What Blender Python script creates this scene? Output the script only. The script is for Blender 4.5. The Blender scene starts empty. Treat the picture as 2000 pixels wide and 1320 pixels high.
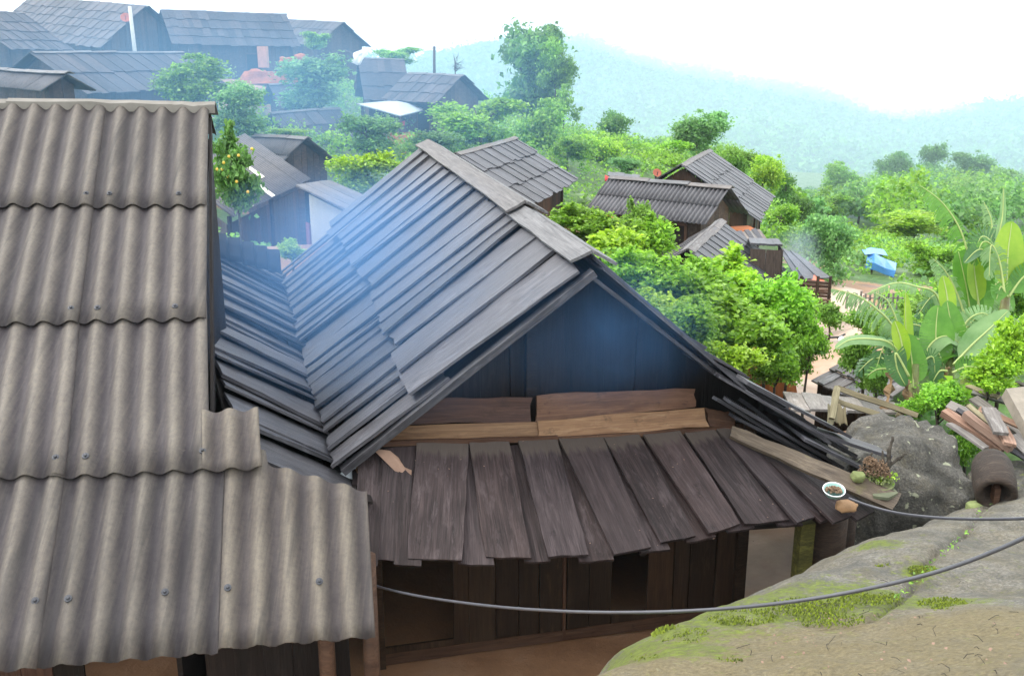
import bpy, math, random
import numpy as np
from mathutils import Vector, Matrix, noise
random.seed(7); RNG = np.random.default_rng(7)
SC = bpy.context.scene
COL = SC.collection
# ------------------------------------------------------------------ camera, sky, sun, exposure
F = 1880.0
PITCH = math.atan(520 / F); CP, SP = math.cos(PITCH), math.sin(PITCH)
cam_d = bpy.data.cameras.new('camera'); cam = bpy.data.objects.new('camera', cam_d); COL.objects.link(cam)
cam.rotation_euler = (math.pi / 2 - PITCH, 0, 0)
cam_d.sensor_width = 36; cam_d.lens = 36 * F / 2000; cam_d.clip_start = .05; cam_d.clip_end = 6000
cam_d.dof.use_dof = False
SC.camera = cam
SUN_EL, SUN_AZ = math.radians(50), math.radians(-75)      # azimuth from +Y (view direction), negative = left
w = bpy.data.worlds.new('World'); SC.world = w; w.use_nodes = True
nt = w.node_tree; nt.nodes.clear()
sky = nt.nodes.new('ShaderNodeTexSky'); sky.sky_type = 'NISHITA'; sky.sun_disc = False
sky.sun_elevation = SUN_EL; sky.sun_rotation = SUN_AZ; sky.air_density = 1.0; sky.dust_density = 6.0; sky.altitude = 900
cl = nt.nodes.new('ShaderNodeMix'); cl.data_type = 'RGBA'; cl.inputs[0].default_value = .88      # even overcast cover
cl.inputs[7].default_value = (11.0, 11.2, 11.4, 1)
bg = nt.nodes.new('ShaderNodeBackground'); bg.inputs[1].default_value = .13
ow = nt.nodes.new('ShaderNodeOutputWorld')
nt.links.new(sky.outputs[0], cl.inputs[6]); nt.links.new(cl.outputs[2], bg.inputs[0]); nt.links.new(bg.outputs[0], ow.inputs[0])
sd = bpy.data.lights.new('sun', 'SUN'); sd.energy = 1.5; sd.angle = math.radians(20); sd.color = (1, .97, .92)
sun = bpy.data.objects.new('sun', sd); COL.objects.link(sun)
sdir = Vector((math.sin(SUN_AZ) * math.cos(SUN_EL), math.cos(SUN_AZ) * math.cos(SUN_EL), math.sin(SUN_EL)))
sun.rotation_euler = sdir.to_track_quat('Z', 'Y').to_euler()
SC.view_settings.view_transform = 'Standard'; SC.view_settings.look = 'None'
SC.view_settings.exposure = 1.05; SC.view_settings.gamma = 1.0; SC.view_settings.use_curve_mapping = False
cy = SC.cycles
cy.use_denoising = True; cy.max_bounces = 4; cy.diffuse_bounces = 2; cy.transmission_bounces = 3
cy.volume_bounces = 0; cy.transparent_max_bounces = 8; cy.volume_step_rate = 5; cy.volume_max_steps = 48

# ------------------------------------------------------------------ geometry helpers
def ray(px, py):
    x = (px - 1000) / F; y = (660 - py) / F
    return Vector((x, CP + y * SP, y * CP - SP))
def P(px, py, D): return ray(px, py) * D
def proj(v):
    z = v.y * CP - v.z * SP; y = v.y * SP + v.z * CP
    return 1000 + F * v.x / z, 660 - F * y / z, z
def onplane(px, py, p0, n):
    d = ray(px, py); return d * (p0.dot(n) / d.dot(n))
def onz(px, py, z):
    d = ray(px, py); return d * (z / d.z)
WM = {}
def tag(o, label=None, cat=None, group=None, kind=None):
    if label: o['label'] = label
    if cat: o['category'] = cat
    if group: o['group'] = group
    if kind: o['kind'] = kind
    return o
def thing(name, label, cat, loc=(0, 0, 0), group=None):
    o = bpy.data.objects.new(name, None); COL.objects.link(o); o.location = loc; o.empty_display_size = .2
    WM[o.name] = Matrix.Translation(Vector(loc)); return tag(o, label, cat, group)
def mesh_data(name, V, Fc, m, smooth=False):
    me = bpy.data.meshes.new(name)
    me.from_pydata([tuple(v) for v in V], [], Fc)
    if m: me.materials.append(m)
    if smooth: me.polygons.foreach_set('use_smooth', [True] * len(me.polygons))
    me.update(); return me
def add(name, me, parent=None, M=None):
    o = bpy.data.objects.new(name, me); COL.objects.link(o)
    M = M or Matrix.Identity(4); WM[o.name] = M
    if parent:
        o.parent = parent; o.matrix_basis = WM[parent.name].inverted() @ M
    else: o.matrix_basis = M
    return o
def mobj(name, V, Fc, m, parent=None, smooth=False, M=None):
    """verts are in world space; M gives the object's own frame"""
    if M is None:
        c = Vector((0, 0, 0))
        for v in V: c += Vector(v)
        M = Matrix.Translation(c / max(1, len(V)))
    Mi = M.inverted()
    return add(name, mesh_data(name, [Mi @ Vector(v) for v in V], Fc, m, smooth), parent, M)
def frame(o, x, y, z):
    return Matrix(((x.x, y.x, z.x, o.x), (x.y, y.y, z.y, o.y), (x.z, y.z, z.z, o.z), (0, 0, 0, 1)))
Z = Vector((0, 0, 1))

class MB:
    def __init__(s): s.V = []; s.F = []
    def add(s, V, Fc):
        n = len(s.V); s.V += [Vector(v) for v in V]; s.F += [tuple(i + n for i in f) for f in Fc]
    def box(s, c, x, y, z):       # centre, half-axis vectors
        V = [c + a * x + b * y + d * z for a in (-1, 1) for b in (-1, 1) for d in (-1, 1)]
        s.add(V, [(0, 1, 3, 2), (4, 6, 7, 5), (0, 4, 5, 1), (2, 3, 7, 6), (0, 2, 6, 4), (1, 5, 7, 3)])
    def tube(s, pts, radii, n=8, cap=True):
        V = []; Fc = []
        pts = [Vector(p) for p in pts]
        for i, p in enumerate(pts):
            d = (pts[min(i + 1, len(pts) - 1)] - pts[max(i - 1, 0)]).normalized()
            a = d.cross(Vector((.31, .87, .39))).normalized(); b = d.cross(a)
            r = radii[i] if hasattr(radii, '__len__') else radii
            V += [p + (a * math.cos(2 * math.pi * k / n) + b * math.sin(2 * math.pi * k / n)) * r for k in range(n)]
        for i in range(len(pts) - 1):
            for k in range(n):
                k2 = (k + 1) % n
                Fc.append((i * n + k, i * n + k2, (i + 1) * n + k2, (i + 1) * n + k))
        if cap:
            Fc.append(tuple(range(n))[::-1]); Fc.append(tuple((len(pts) - 1) * n + k for k in range(n)))
        s.add(V, Fc)
    def lathe(s, prof, o, ax=Z, n=20):
        a = ax.cross(Vector((.31, .87, .39))).normalized(); b = ax.cross(a); V = []; Fc = []
        for r, h in prof:
            V += [o + ax * h + (a * math.cos(2 * math.pi * k / n) + b * math.sin(2 * math.pi * k / n)) * r for k in range(n)]
        for i in range(len(prof) - 1):
            for k in range(n):
                k2 = (k + 1) % n; Fc.append((i * n + k, i * n + k2, (i + 1) * n + k2, (i + 1) * n + k))
        s.add(V, Fc)
    def build(s, name, m, parent=None, smooth=False, M=None): return mobj(name, s.V, s.F, m, parent, smooth, M)

def board_geo(TL, TR, BR, BL, th, nx=4, ny=2, jit=.004, rag=.0, cup=0.0, warp=0.0):
    """a split plank between four corners, T edge -> B edge is its length"""
    TL, TR, BR, BL = map(Vector, (TL, TR, BR, BL))
    x = ((BL + BR) - (TL + TR)).normalized(); y = ((TR + BR) - (TL + BL)); n = x.cross(y).normalized()
    if n.z < -.05: n = -n
    y = n.cross(x).normalized()
    c = (TL + TR + BR + BL) / 4; V = []; Fc = []
    tw = random.uniform(-1, 1) * warp
    L = (BL + BR - TL - TR).length / 2
    rg = [[random.uniform(-rag, rag) for j in range(ny + 1)] for _ in range(2)]
    ed = [[random.uniform(-jit, jit) for i in range(nx + 1)] for _ in range(2)]
    for lay in (1, 0):
        for i in range(nx + 1):
            s_ = i / nx
            for j in range(ny + 1):
                t = j / ny
                p = (TL * (1 - t) + TR * t) * (1 - s_) + (BL * (1 - t) + BR * t) * s_
                p = p + n * ((th if lay else 0) + cup * (2 * t - 1) ** 2 + tw * (2 * t - 1) * (s_ - .3) + random.uniform(-jit, jit) * .4 * lay)
                if i == 0: p = p + x * rg[0][j]
                if i == nx: p = p + x * rg[1][j]
                if j == 0: p = p + y * ed[0][i]
                if j == ny: p = p + y * ed[1][i]
                V.append(p)
    m = (nx + 1) * (ny + 1)
    def I(l, i, j): return l * m + i * (ny + 1) + j
    for i in range(nx):
        for j in range(ny):
            Fc.append((I(0, i, j), I(0, i + 1, j), I(0, i + 1, j + 1), I(0, i, j + 1)))
            Fc.append((I(1, i, j), I(1, i, j + 1), I(1, i + 1, j + 1), I(1, i + 1, j)))
    for i in range(nx):
        Fc.append((I(0, i, 0), I(1, i, 0), I(1, i + 1, 0), I(0, i + 1, 0)))
        Fc.append((I(0, i, ny), I(0, i + 1, ny), I(1, i + 1, ny), I(1, i, ny)))
    for j in range(ny):
        Fc.append((I(0, 0, j), I(0, 0, j + 1), I(1, 0, j + 1), I(1, 0, j)))
        Fc.append((I(0, nx, j), I(1, nx, j), I(1, nx, j + 1), I(0, nx, j + 1)))
    # keep winding outward when (x, y, n) is right handed
    return V, Fc, frame(c, x, y, n)
def board(name, TL, TR, BR, BL, th, m, parent=None, **k):
    V, Fc, M = board_geo(TL, TR, BR, BL, th, **k)
    return mobj(name, V, Fc, m, parent, False, M)
def plank(name, a, b, width, th, m, parent=None, up=Z, **k):
    a, b = Vector(a), Vector(b); x = (b - a).normalized(); y = up.cross(x).normalized() * width / 2
    return board(name, a + y, a - y, b - y, b + y, th, m, parent, **k)

# ------------------------------------------------------------------ materials
def mk(name):
    m = bpy.data.materials.new(name); m.use_nodes = True
    return m, m.node_tree, m.node_tree.nodes['Principled BSDF']
def nd(nt, t, **kw):
    n = nt.nodes.new(t)
    for k, v in kw.items():
        if k[0] == 'i': n.inputs[int(k[1:])].default_value = v
        else: setattr(n, k, v)
    return n
def ramp(nt, fac, stops):
    r = nt.nodes.new('ShaderNodeValToRGB'); e = r.color_ramp.elements
    while len(e) < len(stops): e.new(.5)
    for i, (p, c) in enumerate(stops):
        e[i].position = p; e[i].color = (*c, 1)
    nt.links.new(fac, r.inputs[0]); return r.outputs[0]
def mixc(nt, f, a, b, mode='MIX'):
    n = nt.nodes.new('ShaderNodeMix'); n.data_type = 'RGBA'; n.blend_type = mode
    for s, v in ((0, f), (6, a), (7, b)):
        if hasattr(v, 'is_linked') or hasattr(v, 'links'): nt.links.new(v, n.inputs[s])
        elif s == 0: n.inputs[0].default_value = v
        else: n.inputs[s].default_value = (*v, 1)
    return n.outputs[2]
def mth(nt, op, a, b=0.0, clamp=False):
    n = nt.nodes.new('ShaderNodeMath'); n.operation = op; n.use_clamp = clamp
    for s, v in ((0, a), (1, b)):
        if hasattr(v, 'links'): nt.links.new(v, n.inputs[s])
        else: n.inputs[s].default_value = v
    return n.outputs[0]
def coords(nt, kind='Object', scale=(1, 1, 1), rnd=False, island=False):
    tc = nt.nodes.new('ShaderNodeTexCoord'); o = tc.outputs[kind]
    if rnd:
        oi = nt.nodes.new('ShaderNodeNewGeometry').outputs['Random Per Island'] if island else nt.nodes.new('ShaderNodeObjectInfo').outputs['Random']
        k = mth(nt, 'MULTIPLY', oi, 53.0)
        a = nt.nodes.new('ShaderNodeVectorMath'); a.operation = 'ADD'; nt.links.new(o, a.inputs[0]); nt.links.new(k, a.inputs[1]); o = a.outputs[0]
    mp = nt.nodes.new('ShaderNodeMapping'); mp.inputs['Scale'].default_value = scale
    nt.links.new(o, mp.inputs[0]); return mp.outputs[0]
def noise_n(nt, vec, scale, detail=4, rough=.55, dist=0):
    n = nt.nodes.new('ShaderNodeTexNoise'); n.inputs['Scale'].default_value = scale; n.inputs['Detail'].default_value = detail
    n.inputs['Roughness'].default_value = rough; n.inputs['Distortion'].default_value = dist
    nt.links.new(vec, n.inputs['Vector']); return n.outputs[0]
def bump(nt, b, h, strength=.4, dist=.01):
    n = nt.nodes.new('ShaderNodeBump'); n.inputs['Strength'].default_value = strength; n.inputs['Distance'].default_value = dist
    nt.links.new(h, n.inputs['Height']); nt.links.new(n.outputs[0], b.inputs['Normal'])
def wood(name, dark, mid, light, rough=.55, vary=.35, island=False, moss=None, grain=22, spec=.3, warm=.55):
    m, nt, b = mk(name)
    v = coords(nt, 'Object', (1.2, grain, grain), True, island)
    g = noise_n(nt, v, 1.6, 6, .65, .6)
    v2 = coords(nt, 'Object', (3, grain * 4, grain * 4), True, island)
    g2 = noise_n(nt, v2, 1.5, 3, .6)
    v3 = coords(nt, 'Object', (1, 1.6, 1.6), True, island)
    pat = noise_n(nt, v3, 2.2, 4, .6)
    gg = mth(nt, 'ADD', mth(nt, 'MULTIPLY', g, .62), mth(nt, 'MULTIPLY', g2, .38))
    c = ramp(nt, gg, [(.30, dark), (.5, mid), (.68, light)])
    c = mixc(nt, ramp(nt, pat, [(.38, (0, 0, 0)), (.7, (.8, .8, .8))]), c, mixc(nt, .5, c, light))
    oi = nt.nodes.new('ShaderNodeNewGeometry').outputs['Random Per Island'] if island else nt.nodes.new('ShaderNodeObjectInfo').outputs['Random']
    hs = nt.nodes.new('ShaderNodeHueSaturation'); nt.links.new(c, hs.inputs['Color'])
    nt.links.new(mth(nt, 'ADD', mth(nt, 'MULTIPLY', oi, 2 * vary), 1 - vary), hs.inputs['Value'])
    c = hs.outputs[0]
    r2 = mth(nt, 'FRACT', mth(nt, 'MULTIPLY', oi, 17.31)); r3 = mth(nt, 'FRACT', mth(nt, 'MULTIPLY', oi, 41.7))
    c = mixc(nt, mth(nt, 'MULTIPLY', r2, warm), c, mixc(nt, 1.0, c, (1.25, 1.0, .82), 'MULTIPLY'))
    sv = noise_n(nt, coords(nt, 'Object', (2.2, 9, 9), True, island), 1.8, 5, .7, .4)
    c = mixc(nt, mth(nt, 'MULTIPLY', ramp(nt, sv, [(.52, (0, 0, 0)), (.70, (.8, .8, .8))]), r3), c, tuple(min(1, x * 1.55) for x in light))
    rt = noise_n(nt, coords(nt, 'Object', (3.5, 5, 5), True, island), 1.5, 6, .7)
    c = mixc(nt, ramp(nt, rt, [(.60, (0, 0, 0)), (.74, (.8, .8, .8))]), c, tuple(x * .6 for x in dark))
    if moss:
        mo = noise_n(nt, coords(nt, 'Object', (1, 1, 1), True), 3.5, 5, .6)
        c = mixc(nt, ramp(nt, mo, [(.6, (0, 0, 0)), (.72, (.75, .75, .75))]), c, moss)
    nt.links.new(c, b.inputs['Base Color'])
    nt.links.new(mth(nt, 'ADD', mth(nt, 'MULTIPLY', pat, .3), rough - .15), b.inputs['Roughness'])
    b.inputs['Specular IOR Level'].default_value = spec
    bump(nt, b, gg, .7, .012); return m
def plain(name, col, rough=.7, vary=.25, scale=3.0, spec=.4, bmp=.2, metal=0, dirt=None):
    m, nt, b = mk(name); v = coords(nt, 'Object', (1, 1, 1), True)
    n = noise_n(nt, v, scale, 6, .62)
    lo = tuple(c * (1 - vary) for c in col); hi = tuple(min(1, c * (1 + vary)) for c in col)
    c = ramp(nt, n, [(.3, lo), (.7, hi)])
    if dirt:
        n2 = noise_n(nt, v, scale * .45, 5, .6); c = mixc(nt, ramp(nt, n2, [(.48, (0, 0, 0)), (.68, (.85, .85, .85))]), c, dirt)
    nt.links.new(c, b.inputs['Base Color']); b.inputs['Roughness'].default_value = rough
    b.inputs['Specular IOR Level'].default_value = spec; b.inputs['Metallic'].default_value = metal
    if bmp: bump(nt, b, noise_n(nt, v, scale * 8, 5, .6), bmp, .01)
    return m
def leafm(name, c1, c2, trans=.35, rough=.45):
    m, nt, b = mk(name)
    r = nt.nodes.new('ShaderNodeNewGeometry').outputs['Random Per Island']
    c = ramp(nt, r, [(0, c1), (.75, c2), (1, tuple(min(1, x * 1.35) for x in c2))])
    oi = nt.nodes.new('ShaderNodeObjectInfo').outputs['Random']
    hs = nt.nodes.new('ShaderNodeHueSaturation'); nt.links.new(c, hs.inputs['Color'])
    geo = nt.nodes.new('ShaderNodeNewGeometry'); ln = noise_n(nt, geo.outputs['Position'], .35, 2, .5)
    nt.links.new(mth(nt, 'MULTIPLY', mth(nt, 'ADD', mth(nt, 'MULTIPLY', oi, .3), .9), mth(nt, 'ADD', mth(nt, 'MULTIPLY', ln, 1.1), .5)), hs.inputs['Value'])
    nt.links.new(mth(nt, 'ADD', mth(nt, 'MULTIPLY', ln, .05), .475), hs.inputs['Hue'])
    nt.links.new(hs.outputs[0], b.inputs['Base Color']); b.inputs['Roughness'].default_value = rough
    t = nt.nodes.new('ShaderNodeBsdfTranslucent'); nt.links.new(hs.outputs[0], t.inputs[0])
    mx = nt.nodes.new('ShaderNodeMixShader'); mx.inputs[0].default_value = trans
    out = nt.nodes['Material Output']
    nt.links.new(b.outputs[0], mx.inputs[1]); nt.links.new(t.outputs[0], mx.inputs[2]); nt.links.new(mx.outputs[0], out.inputs[0])
    return m
M = {}
M['shingle'] = wood('weathered_shingle_wood', (.008, .008, .0105), (.034, .034, .041), (.080, .080, .090), .5, .32, spec=.4, warm=.2)
M['skirt'] = wood('wet_dark_shingle_wood', (.0055, .0042, .0044), (.0225, .0165, .0172), (.056, .043, .044), .55, .3, spec=.15)
M['skirt_dry'] = wood('dry_pale_wood', (.09, .075, .06), (.17, .15, .12), (.26, .23, .19), .8, .15)
M['brown'] = wood('brown_plank_wood', (.020, .009, .005), (.060, .030, .018), (.105, .06, .036), .6, .25)
M['tan'] = wood('tan_plank_wood', (.045, .024, .013), (.115, .066, .035), (.19, .125, .07), .65, .2)
M['redbrown'] = wood('red_brown_plank_wood', (.015, .007, .005), (.042, .019, .014), (.075, .04, .028), .6, .2)
M['sooty'] = wood('smoke_blackened_wood', (.003, .003, .003), (.009, .007, .007), (.02, .016, .014), .6, .35, spec=.2)
M['wallwood'] = wood('dark_brown_wall_wood', (.007, .004, .002), (.026, .0145, .008), (.055, .034, .019), .6, .35)
M['greywood'] = wood('silver_grey_wood', (.06, .057, .054), (.15, .143, .136), (.26, .25, .24), .75, .25)
M['palewood'] = wood('split_pinkish_timber', (.09, .05, .036), (.20, .125, .092), (.31, .22, .17), .75, .3)
M['mossy'] = wood('mossy_green_post_wood', (.02, .022, .008), (.06, .064, .018), (.15, .15, .035), .8, .15)
M['farshingle'] = wood('distant_shingle_wood', (.012, .012, .014), (.040, .037, .041), (.082, .078, .080), .65, .45, island=True, grain=9)
M['farwall'] = wood('distant_plank_wood', (.016, .011, .009), (.05, .035, .028), (.10, .075, .06), .7, .4, island=True, grain=9)
M['bark'] = plain('tree_bark', (.075, .06, .048), .9, .4, 12)
M['stalk'] = plain('banana_stem_skin', (.16, .20, .05), .5, .5, 6, dirt=(.12, .07, .035))
M['deadleaf'] = plain('dry_banana_leaf', (.22, .14, .07), .8, .4, 9)
M['leaf_bright'] = leafm('yellow_green_leaves', (.10, .25, .018), (.26, .48, .045), .52, .35)
M['leaf_lime'] = leafm('lime_leaves', (.16, .33, .018), (.37, .57, .045), .52, .35)
M['leaf_mid'] = leafm('mid_green_leaves', (.10, .23, .025), (.23, .42, .06), .5)
M['leaf_dark'] = leafm('dark_green_leaves', (.055, .145, .03), (.14, .29, .06), .45)
M['leaf_blue'] = leafm('blue_green_leaves', (.08, .20, .06), (.19, .37, .11), .48)
M['leaf_citrus'] = leafm('glossy_citrus_leaves', (.035, .09, .03), (.10, .19, .05), .25, .35)
M['fruit'] = plain('yellow_fruit_skin', (.62, .42, .06), .5, .2, 8)
M['white_wall'] = plain('limewashed_wall', (.46, .46, .43), .85, .06, 1.5, dirt=(.34, .33, .29))
M['maroon'] = plain('maroon_painted_board', (.19, .045, .05), .6, .2)
M['tin'] = plain('pale_tin_sheet', (.42, .47, .50), .45, .15, 1.2, metal=.3)
M['black'] = plain('black_rubber', (.02, .02, .022), .4, .2, 30, bmp=0)
M['steel'] = plain('dull_steel', (.06, .062, .07), .5, .25, 10, metal=.5)
M['concrete'] = plain('concrete_pole', (.50, .49, .46), .85, .1, 8)
M['red_paint'] = plain('faded_red_dish', (.42, .13, .08), .6, .15, 5)
M['redcloth'] = plain('red_cloth', (.6, .06, .06), .8, .15, 5)
M['whitecloth'] = plain('white_cloth', (.75, .74, .72), .85, .08, 5)
M['bluetarp'] = plain('blue_tarpaulin', (.08, .26, .68), .4, .2, 2.5, spec=.5)
M['orangetarp'] = plain('orange_red_tarpaulin', (.62, .13, .05), .5, .2, 4)
M['clay'] = plain('orange_clay_earth', (.36, .115, .035), .9, .25, 2.5, bmp=.5)
M['thatch'] = plain('pale_dry_bark_sheet', (.22, .14, .10), .85, .25, 6)
M['enamel'] = plain('white_enamel', (.78, .80, .80), .2, .03, 4, bmp=0)
M['enamel_green'] = plain('pale_green_enamel', (.25, .42, .38), .25, .1, 4, bmp=0)
M['mosspot'] = plain('mossy_pot', (.13, .16, .06), .9, .35, 14, bmp=.6, dirt=(.22, .2, .12))
M['rootball'] = plain('dry_moss_root', (.20, .13, .08), .95, .4, 25, bmp=.8)
M['twig'] = plain('dark_gnarled_bark', (.05, .042, .032), .9, .4, 30, bmp=.8)
M['stone'] = plain('tan_river_stone', (.34, .20, .10), .7, .3, 7, bmp=.4)
M['stonegreen'] = plain('mossy_stone', (.16, .19, .07), .9, .35, 10, bmp=.5)
M['slate'] = plain('grey_green_slab', (.20, .23, .17), .8, .25, 8, bmp=.4)
def fibro(name, vcol, ccol, scale=1.0):
    m, nt, b = mk(name)
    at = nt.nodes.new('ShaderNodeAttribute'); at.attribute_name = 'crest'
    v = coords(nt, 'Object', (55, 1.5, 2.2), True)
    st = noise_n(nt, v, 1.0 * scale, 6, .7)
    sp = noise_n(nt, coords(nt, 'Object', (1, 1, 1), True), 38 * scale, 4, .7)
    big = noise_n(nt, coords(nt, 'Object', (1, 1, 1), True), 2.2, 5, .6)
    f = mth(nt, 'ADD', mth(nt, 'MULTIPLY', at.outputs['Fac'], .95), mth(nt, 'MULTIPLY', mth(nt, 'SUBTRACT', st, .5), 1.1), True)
    c = mixc(nt, f, vcol, ccol)  # lichen crests, dirty valleys; the wave shading is also deepened in this colour
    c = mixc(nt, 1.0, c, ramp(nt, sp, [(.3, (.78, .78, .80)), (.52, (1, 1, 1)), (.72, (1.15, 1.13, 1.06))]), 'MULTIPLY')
    c = mixc(nt, 1.0, c, ramp(nt, big, [(.3, (.78, .76, .78)), (.7, (1.12, 1.12, 1.12))]), 'MULTIPLY')
    run = noise_n(nt, coords(nt, 'Object', (9, .5, .7), True), 1.0, 5, .65)
    c = mixc(nt, ramp(nt, run, [(.53, (0, 0, 0)), (.70, (.7, .7, .7))]), c, (.024, .022, .022))
    oi = nt.nodes.new('ShaderNodeObjectInfo').outputs['Random']; hs = nt.nodes.new('ShaderNodeHueSaturation'); nt.links.new(c, hs.inputs['Color'])
    nt.links.new(mth(nt, 'ADD', mth(nt, 'MULTIPLY', oi, .3), .86), hs.inputs['Value']); c = hs.outputs[0]
    nt.links.new(c, b.inputs['Base Color']); b.inputs['Roughness'].default_value = .7; b.inputs['Specular IOR Level'].default_value = .35
    bump(nt, b, sp, .35, .004); return m
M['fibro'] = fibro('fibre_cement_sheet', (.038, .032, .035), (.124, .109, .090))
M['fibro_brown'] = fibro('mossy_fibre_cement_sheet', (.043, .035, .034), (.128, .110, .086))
M['fibro_far'] = fibro('distant_fibre_cement_sheet', (.06, .06, .068), (.125, .122, .125))
M['fibro_pale'] = fibro('old_pale_sheet', (.25, .26, .29), (.36, .37, .40))
M['ridge'] = plain('weathered_ridge_sheet', (.15, .14, .122), .75, .22, 5)
M['strip'] = plain('pale_skylight_strip', (.62, .60, .52), .5, .1, 6)
M['pane'] = plain('dull_corrugated_sheet', (.14, .14, .15), .6, .2, 2)

# ------------------------------------------------------------------ frames of the two near houses
az = math.radians(80)
UK = Vector((math.sin(az), math.cos(az), -.021)).normalized()                # along the corrugated roof's rows
JOINT = [P(205, 212, 7.83), P(181, 404, 7.08), P(153, 631, 6.30), P(125, 930, 5.54), P(73, 1298, 4.93)]
WAVE = .163
A0 = P(1140, 530, 6.65)                                                       # gable apex of the shingled house
GAZ = math.radians(13.6)
U = Vector((math.cos(GAZ), math.sin(GAZ), 0)); VV = Vector((-math.sin(GAZ), math.cos(GAZ), 0))
def gp(px, py, off=0.0):
    return onplane(px, py, A0 + VV * off, VV)
GROUND = -4.27
CTRL = []           # terrain control points (x, y, z)
YARD = []           # bare earth spots (x, y, radius)
NOGROW = []         # no undergrowth (x, y, radius)

# ------------------------------------------------------------------ the corrugated house (left foreground)
def row_pt(j, k, t):
    return JOINT[j] * (1 - t) + JOINT[j + 1] * t + UK * (WAVE * k)
def corr(name, fn, nrm, k0, k1, t0, t1, m, parent, per=10, nt_=6, amp=.0225, th=.0065, topcut=None, phase=.25, lift=None, rag=0):
    ks = [k0 + (k1 - k0) * i / max(1, round((k1 - k0) * per)) for i in range(round((k1 - k0) * per) + 1)]
    V = []; cr = []; Fc = []
    for lay in (1, 0):
        for k in ks:
            ta = topcut(k) if topcut else t0
            for i in range(nt_ + 1):
                t = ta + (t1 - ta) * i / nt_
                h = math.cos(2 * math.pi * (k + phase))
                p = fn(k, t) + nrm * (amp * h + (lift(t) if lift else 0) + (th if lay else 0))
                if rag and i == nt_: p = p + (fn(k, t1) - fn(k, t1 - .1)).normalized() * random.uniform(-rag, rag)
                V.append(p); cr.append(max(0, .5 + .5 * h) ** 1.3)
    n = len(ks) * (nt_ + 1)
    def I(l, a, i): return l * n + a * (nt_ + 1) + i
    K = len(ks)
    for a in range(K - 1):
        for i in range(nt_):
            Fc.append((I(0, a, i), I(0, a, i + 1), I(0, a + 1, i + 1), I(0, a + 1, i)))
            Fc.append((I(1, a, i), I(1, a + 1, i), I(1, a + 1, i + 1), I(1, a, i + 1)))
        Fc.append((I(0, a, nt_), I(1, a, nt_), I(1, a + 1, nt_), I(0, a + 1, nt_)))
        Fc.append((I(0, a, 0), I(0, a + 1, 0), I(1, a + 1, 0), I(1, a, 0)))
    for i in range(nt_):
        Fc.append((I(0, 0, i), I(1, 0, i), I(1, 0, i + 1), I(0, 0, i + 1)))
        Fc.append((I(0, K - 1, i), I(0, K - 1, i + 1), I(1, K - 1, i + 1), I(1, K - 1, i)))
    o = mobj(name, V, Fc, m, parent, True)
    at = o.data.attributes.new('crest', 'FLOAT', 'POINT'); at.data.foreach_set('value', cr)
    return o
ch = thing('corrugated_house', 'near house on the left under a big grey corrugated sheet roof', 'house', (JOINT[2].x - 1, 7.5, GROUND))
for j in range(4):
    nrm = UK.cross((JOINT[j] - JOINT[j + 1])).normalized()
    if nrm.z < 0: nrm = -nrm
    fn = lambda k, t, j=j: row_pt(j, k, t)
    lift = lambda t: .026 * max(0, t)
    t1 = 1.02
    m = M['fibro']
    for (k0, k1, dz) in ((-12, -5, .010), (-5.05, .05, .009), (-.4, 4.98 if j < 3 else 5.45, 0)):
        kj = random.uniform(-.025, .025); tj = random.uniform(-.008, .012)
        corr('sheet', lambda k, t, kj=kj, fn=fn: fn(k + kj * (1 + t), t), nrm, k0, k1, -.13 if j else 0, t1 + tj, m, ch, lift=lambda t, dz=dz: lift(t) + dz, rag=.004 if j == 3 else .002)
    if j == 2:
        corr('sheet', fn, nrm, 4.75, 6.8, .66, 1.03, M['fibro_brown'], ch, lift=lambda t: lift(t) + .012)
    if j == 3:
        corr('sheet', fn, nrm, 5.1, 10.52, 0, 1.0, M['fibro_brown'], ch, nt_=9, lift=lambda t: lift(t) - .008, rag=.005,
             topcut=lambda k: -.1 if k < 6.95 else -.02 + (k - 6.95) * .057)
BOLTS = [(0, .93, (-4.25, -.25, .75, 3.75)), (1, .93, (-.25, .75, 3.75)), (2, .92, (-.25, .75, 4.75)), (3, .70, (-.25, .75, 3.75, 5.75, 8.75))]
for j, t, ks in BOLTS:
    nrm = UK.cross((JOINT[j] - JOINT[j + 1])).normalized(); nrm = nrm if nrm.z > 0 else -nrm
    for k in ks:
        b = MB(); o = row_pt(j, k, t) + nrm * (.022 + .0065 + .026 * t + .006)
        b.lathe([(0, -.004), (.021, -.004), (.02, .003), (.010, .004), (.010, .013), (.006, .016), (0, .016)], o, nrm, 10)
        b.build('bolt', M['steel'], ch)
# ridge capping and the far slope
bk = Vector((-UK.y, UK.x, 0)).normalized()
rp = lambda k: JOINT[0] + UK * (WAVE * k)
for a, b in ((-12, -4.4), (-4.55, 3.25), (3.15, 5.3)):
    V = []; Fc = []
    for i in range(9):
        k = a + (b - a) * i / 8; jj = random.uniform(-.004, .004) + (.006 if a == -4.55 else 0)
        q = rp(k) + Z * (.045 + jj)
        V += [q - bk * .015 - Z * .075, q - bk * .012 - Z * .01 + Z * jj, q + bk * .06 + Z * .018, q + bk * .20 - Z * .09, q + bk * .20 - Z * .098, q + bk * .06 + Z * .008, q - bk * .006 - Z * .018, q - bk * .009 - Z * .075]
    for i in range(8):
        for c in range(8):
            c2 = (c + 1) % 8; Fc.append((i * 8 + c, i * 8 + c2, i * 8 + 8 + c2, i * 8 + 8 + c))
    Fc += [tuple(range(8))[::-1], tuple(64 + c for c in range(8))]
    mobj('ridge_cap', V, Fc, M['ridge'], ch)
bs = lambda k, t: JOINT[0] + bk * (.05 + .30 * t) + Z * (-.02 - .22 * t) + UK * (WAVE * k)
nb = (bk * .22 + Z * .30).normalized()
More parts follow.
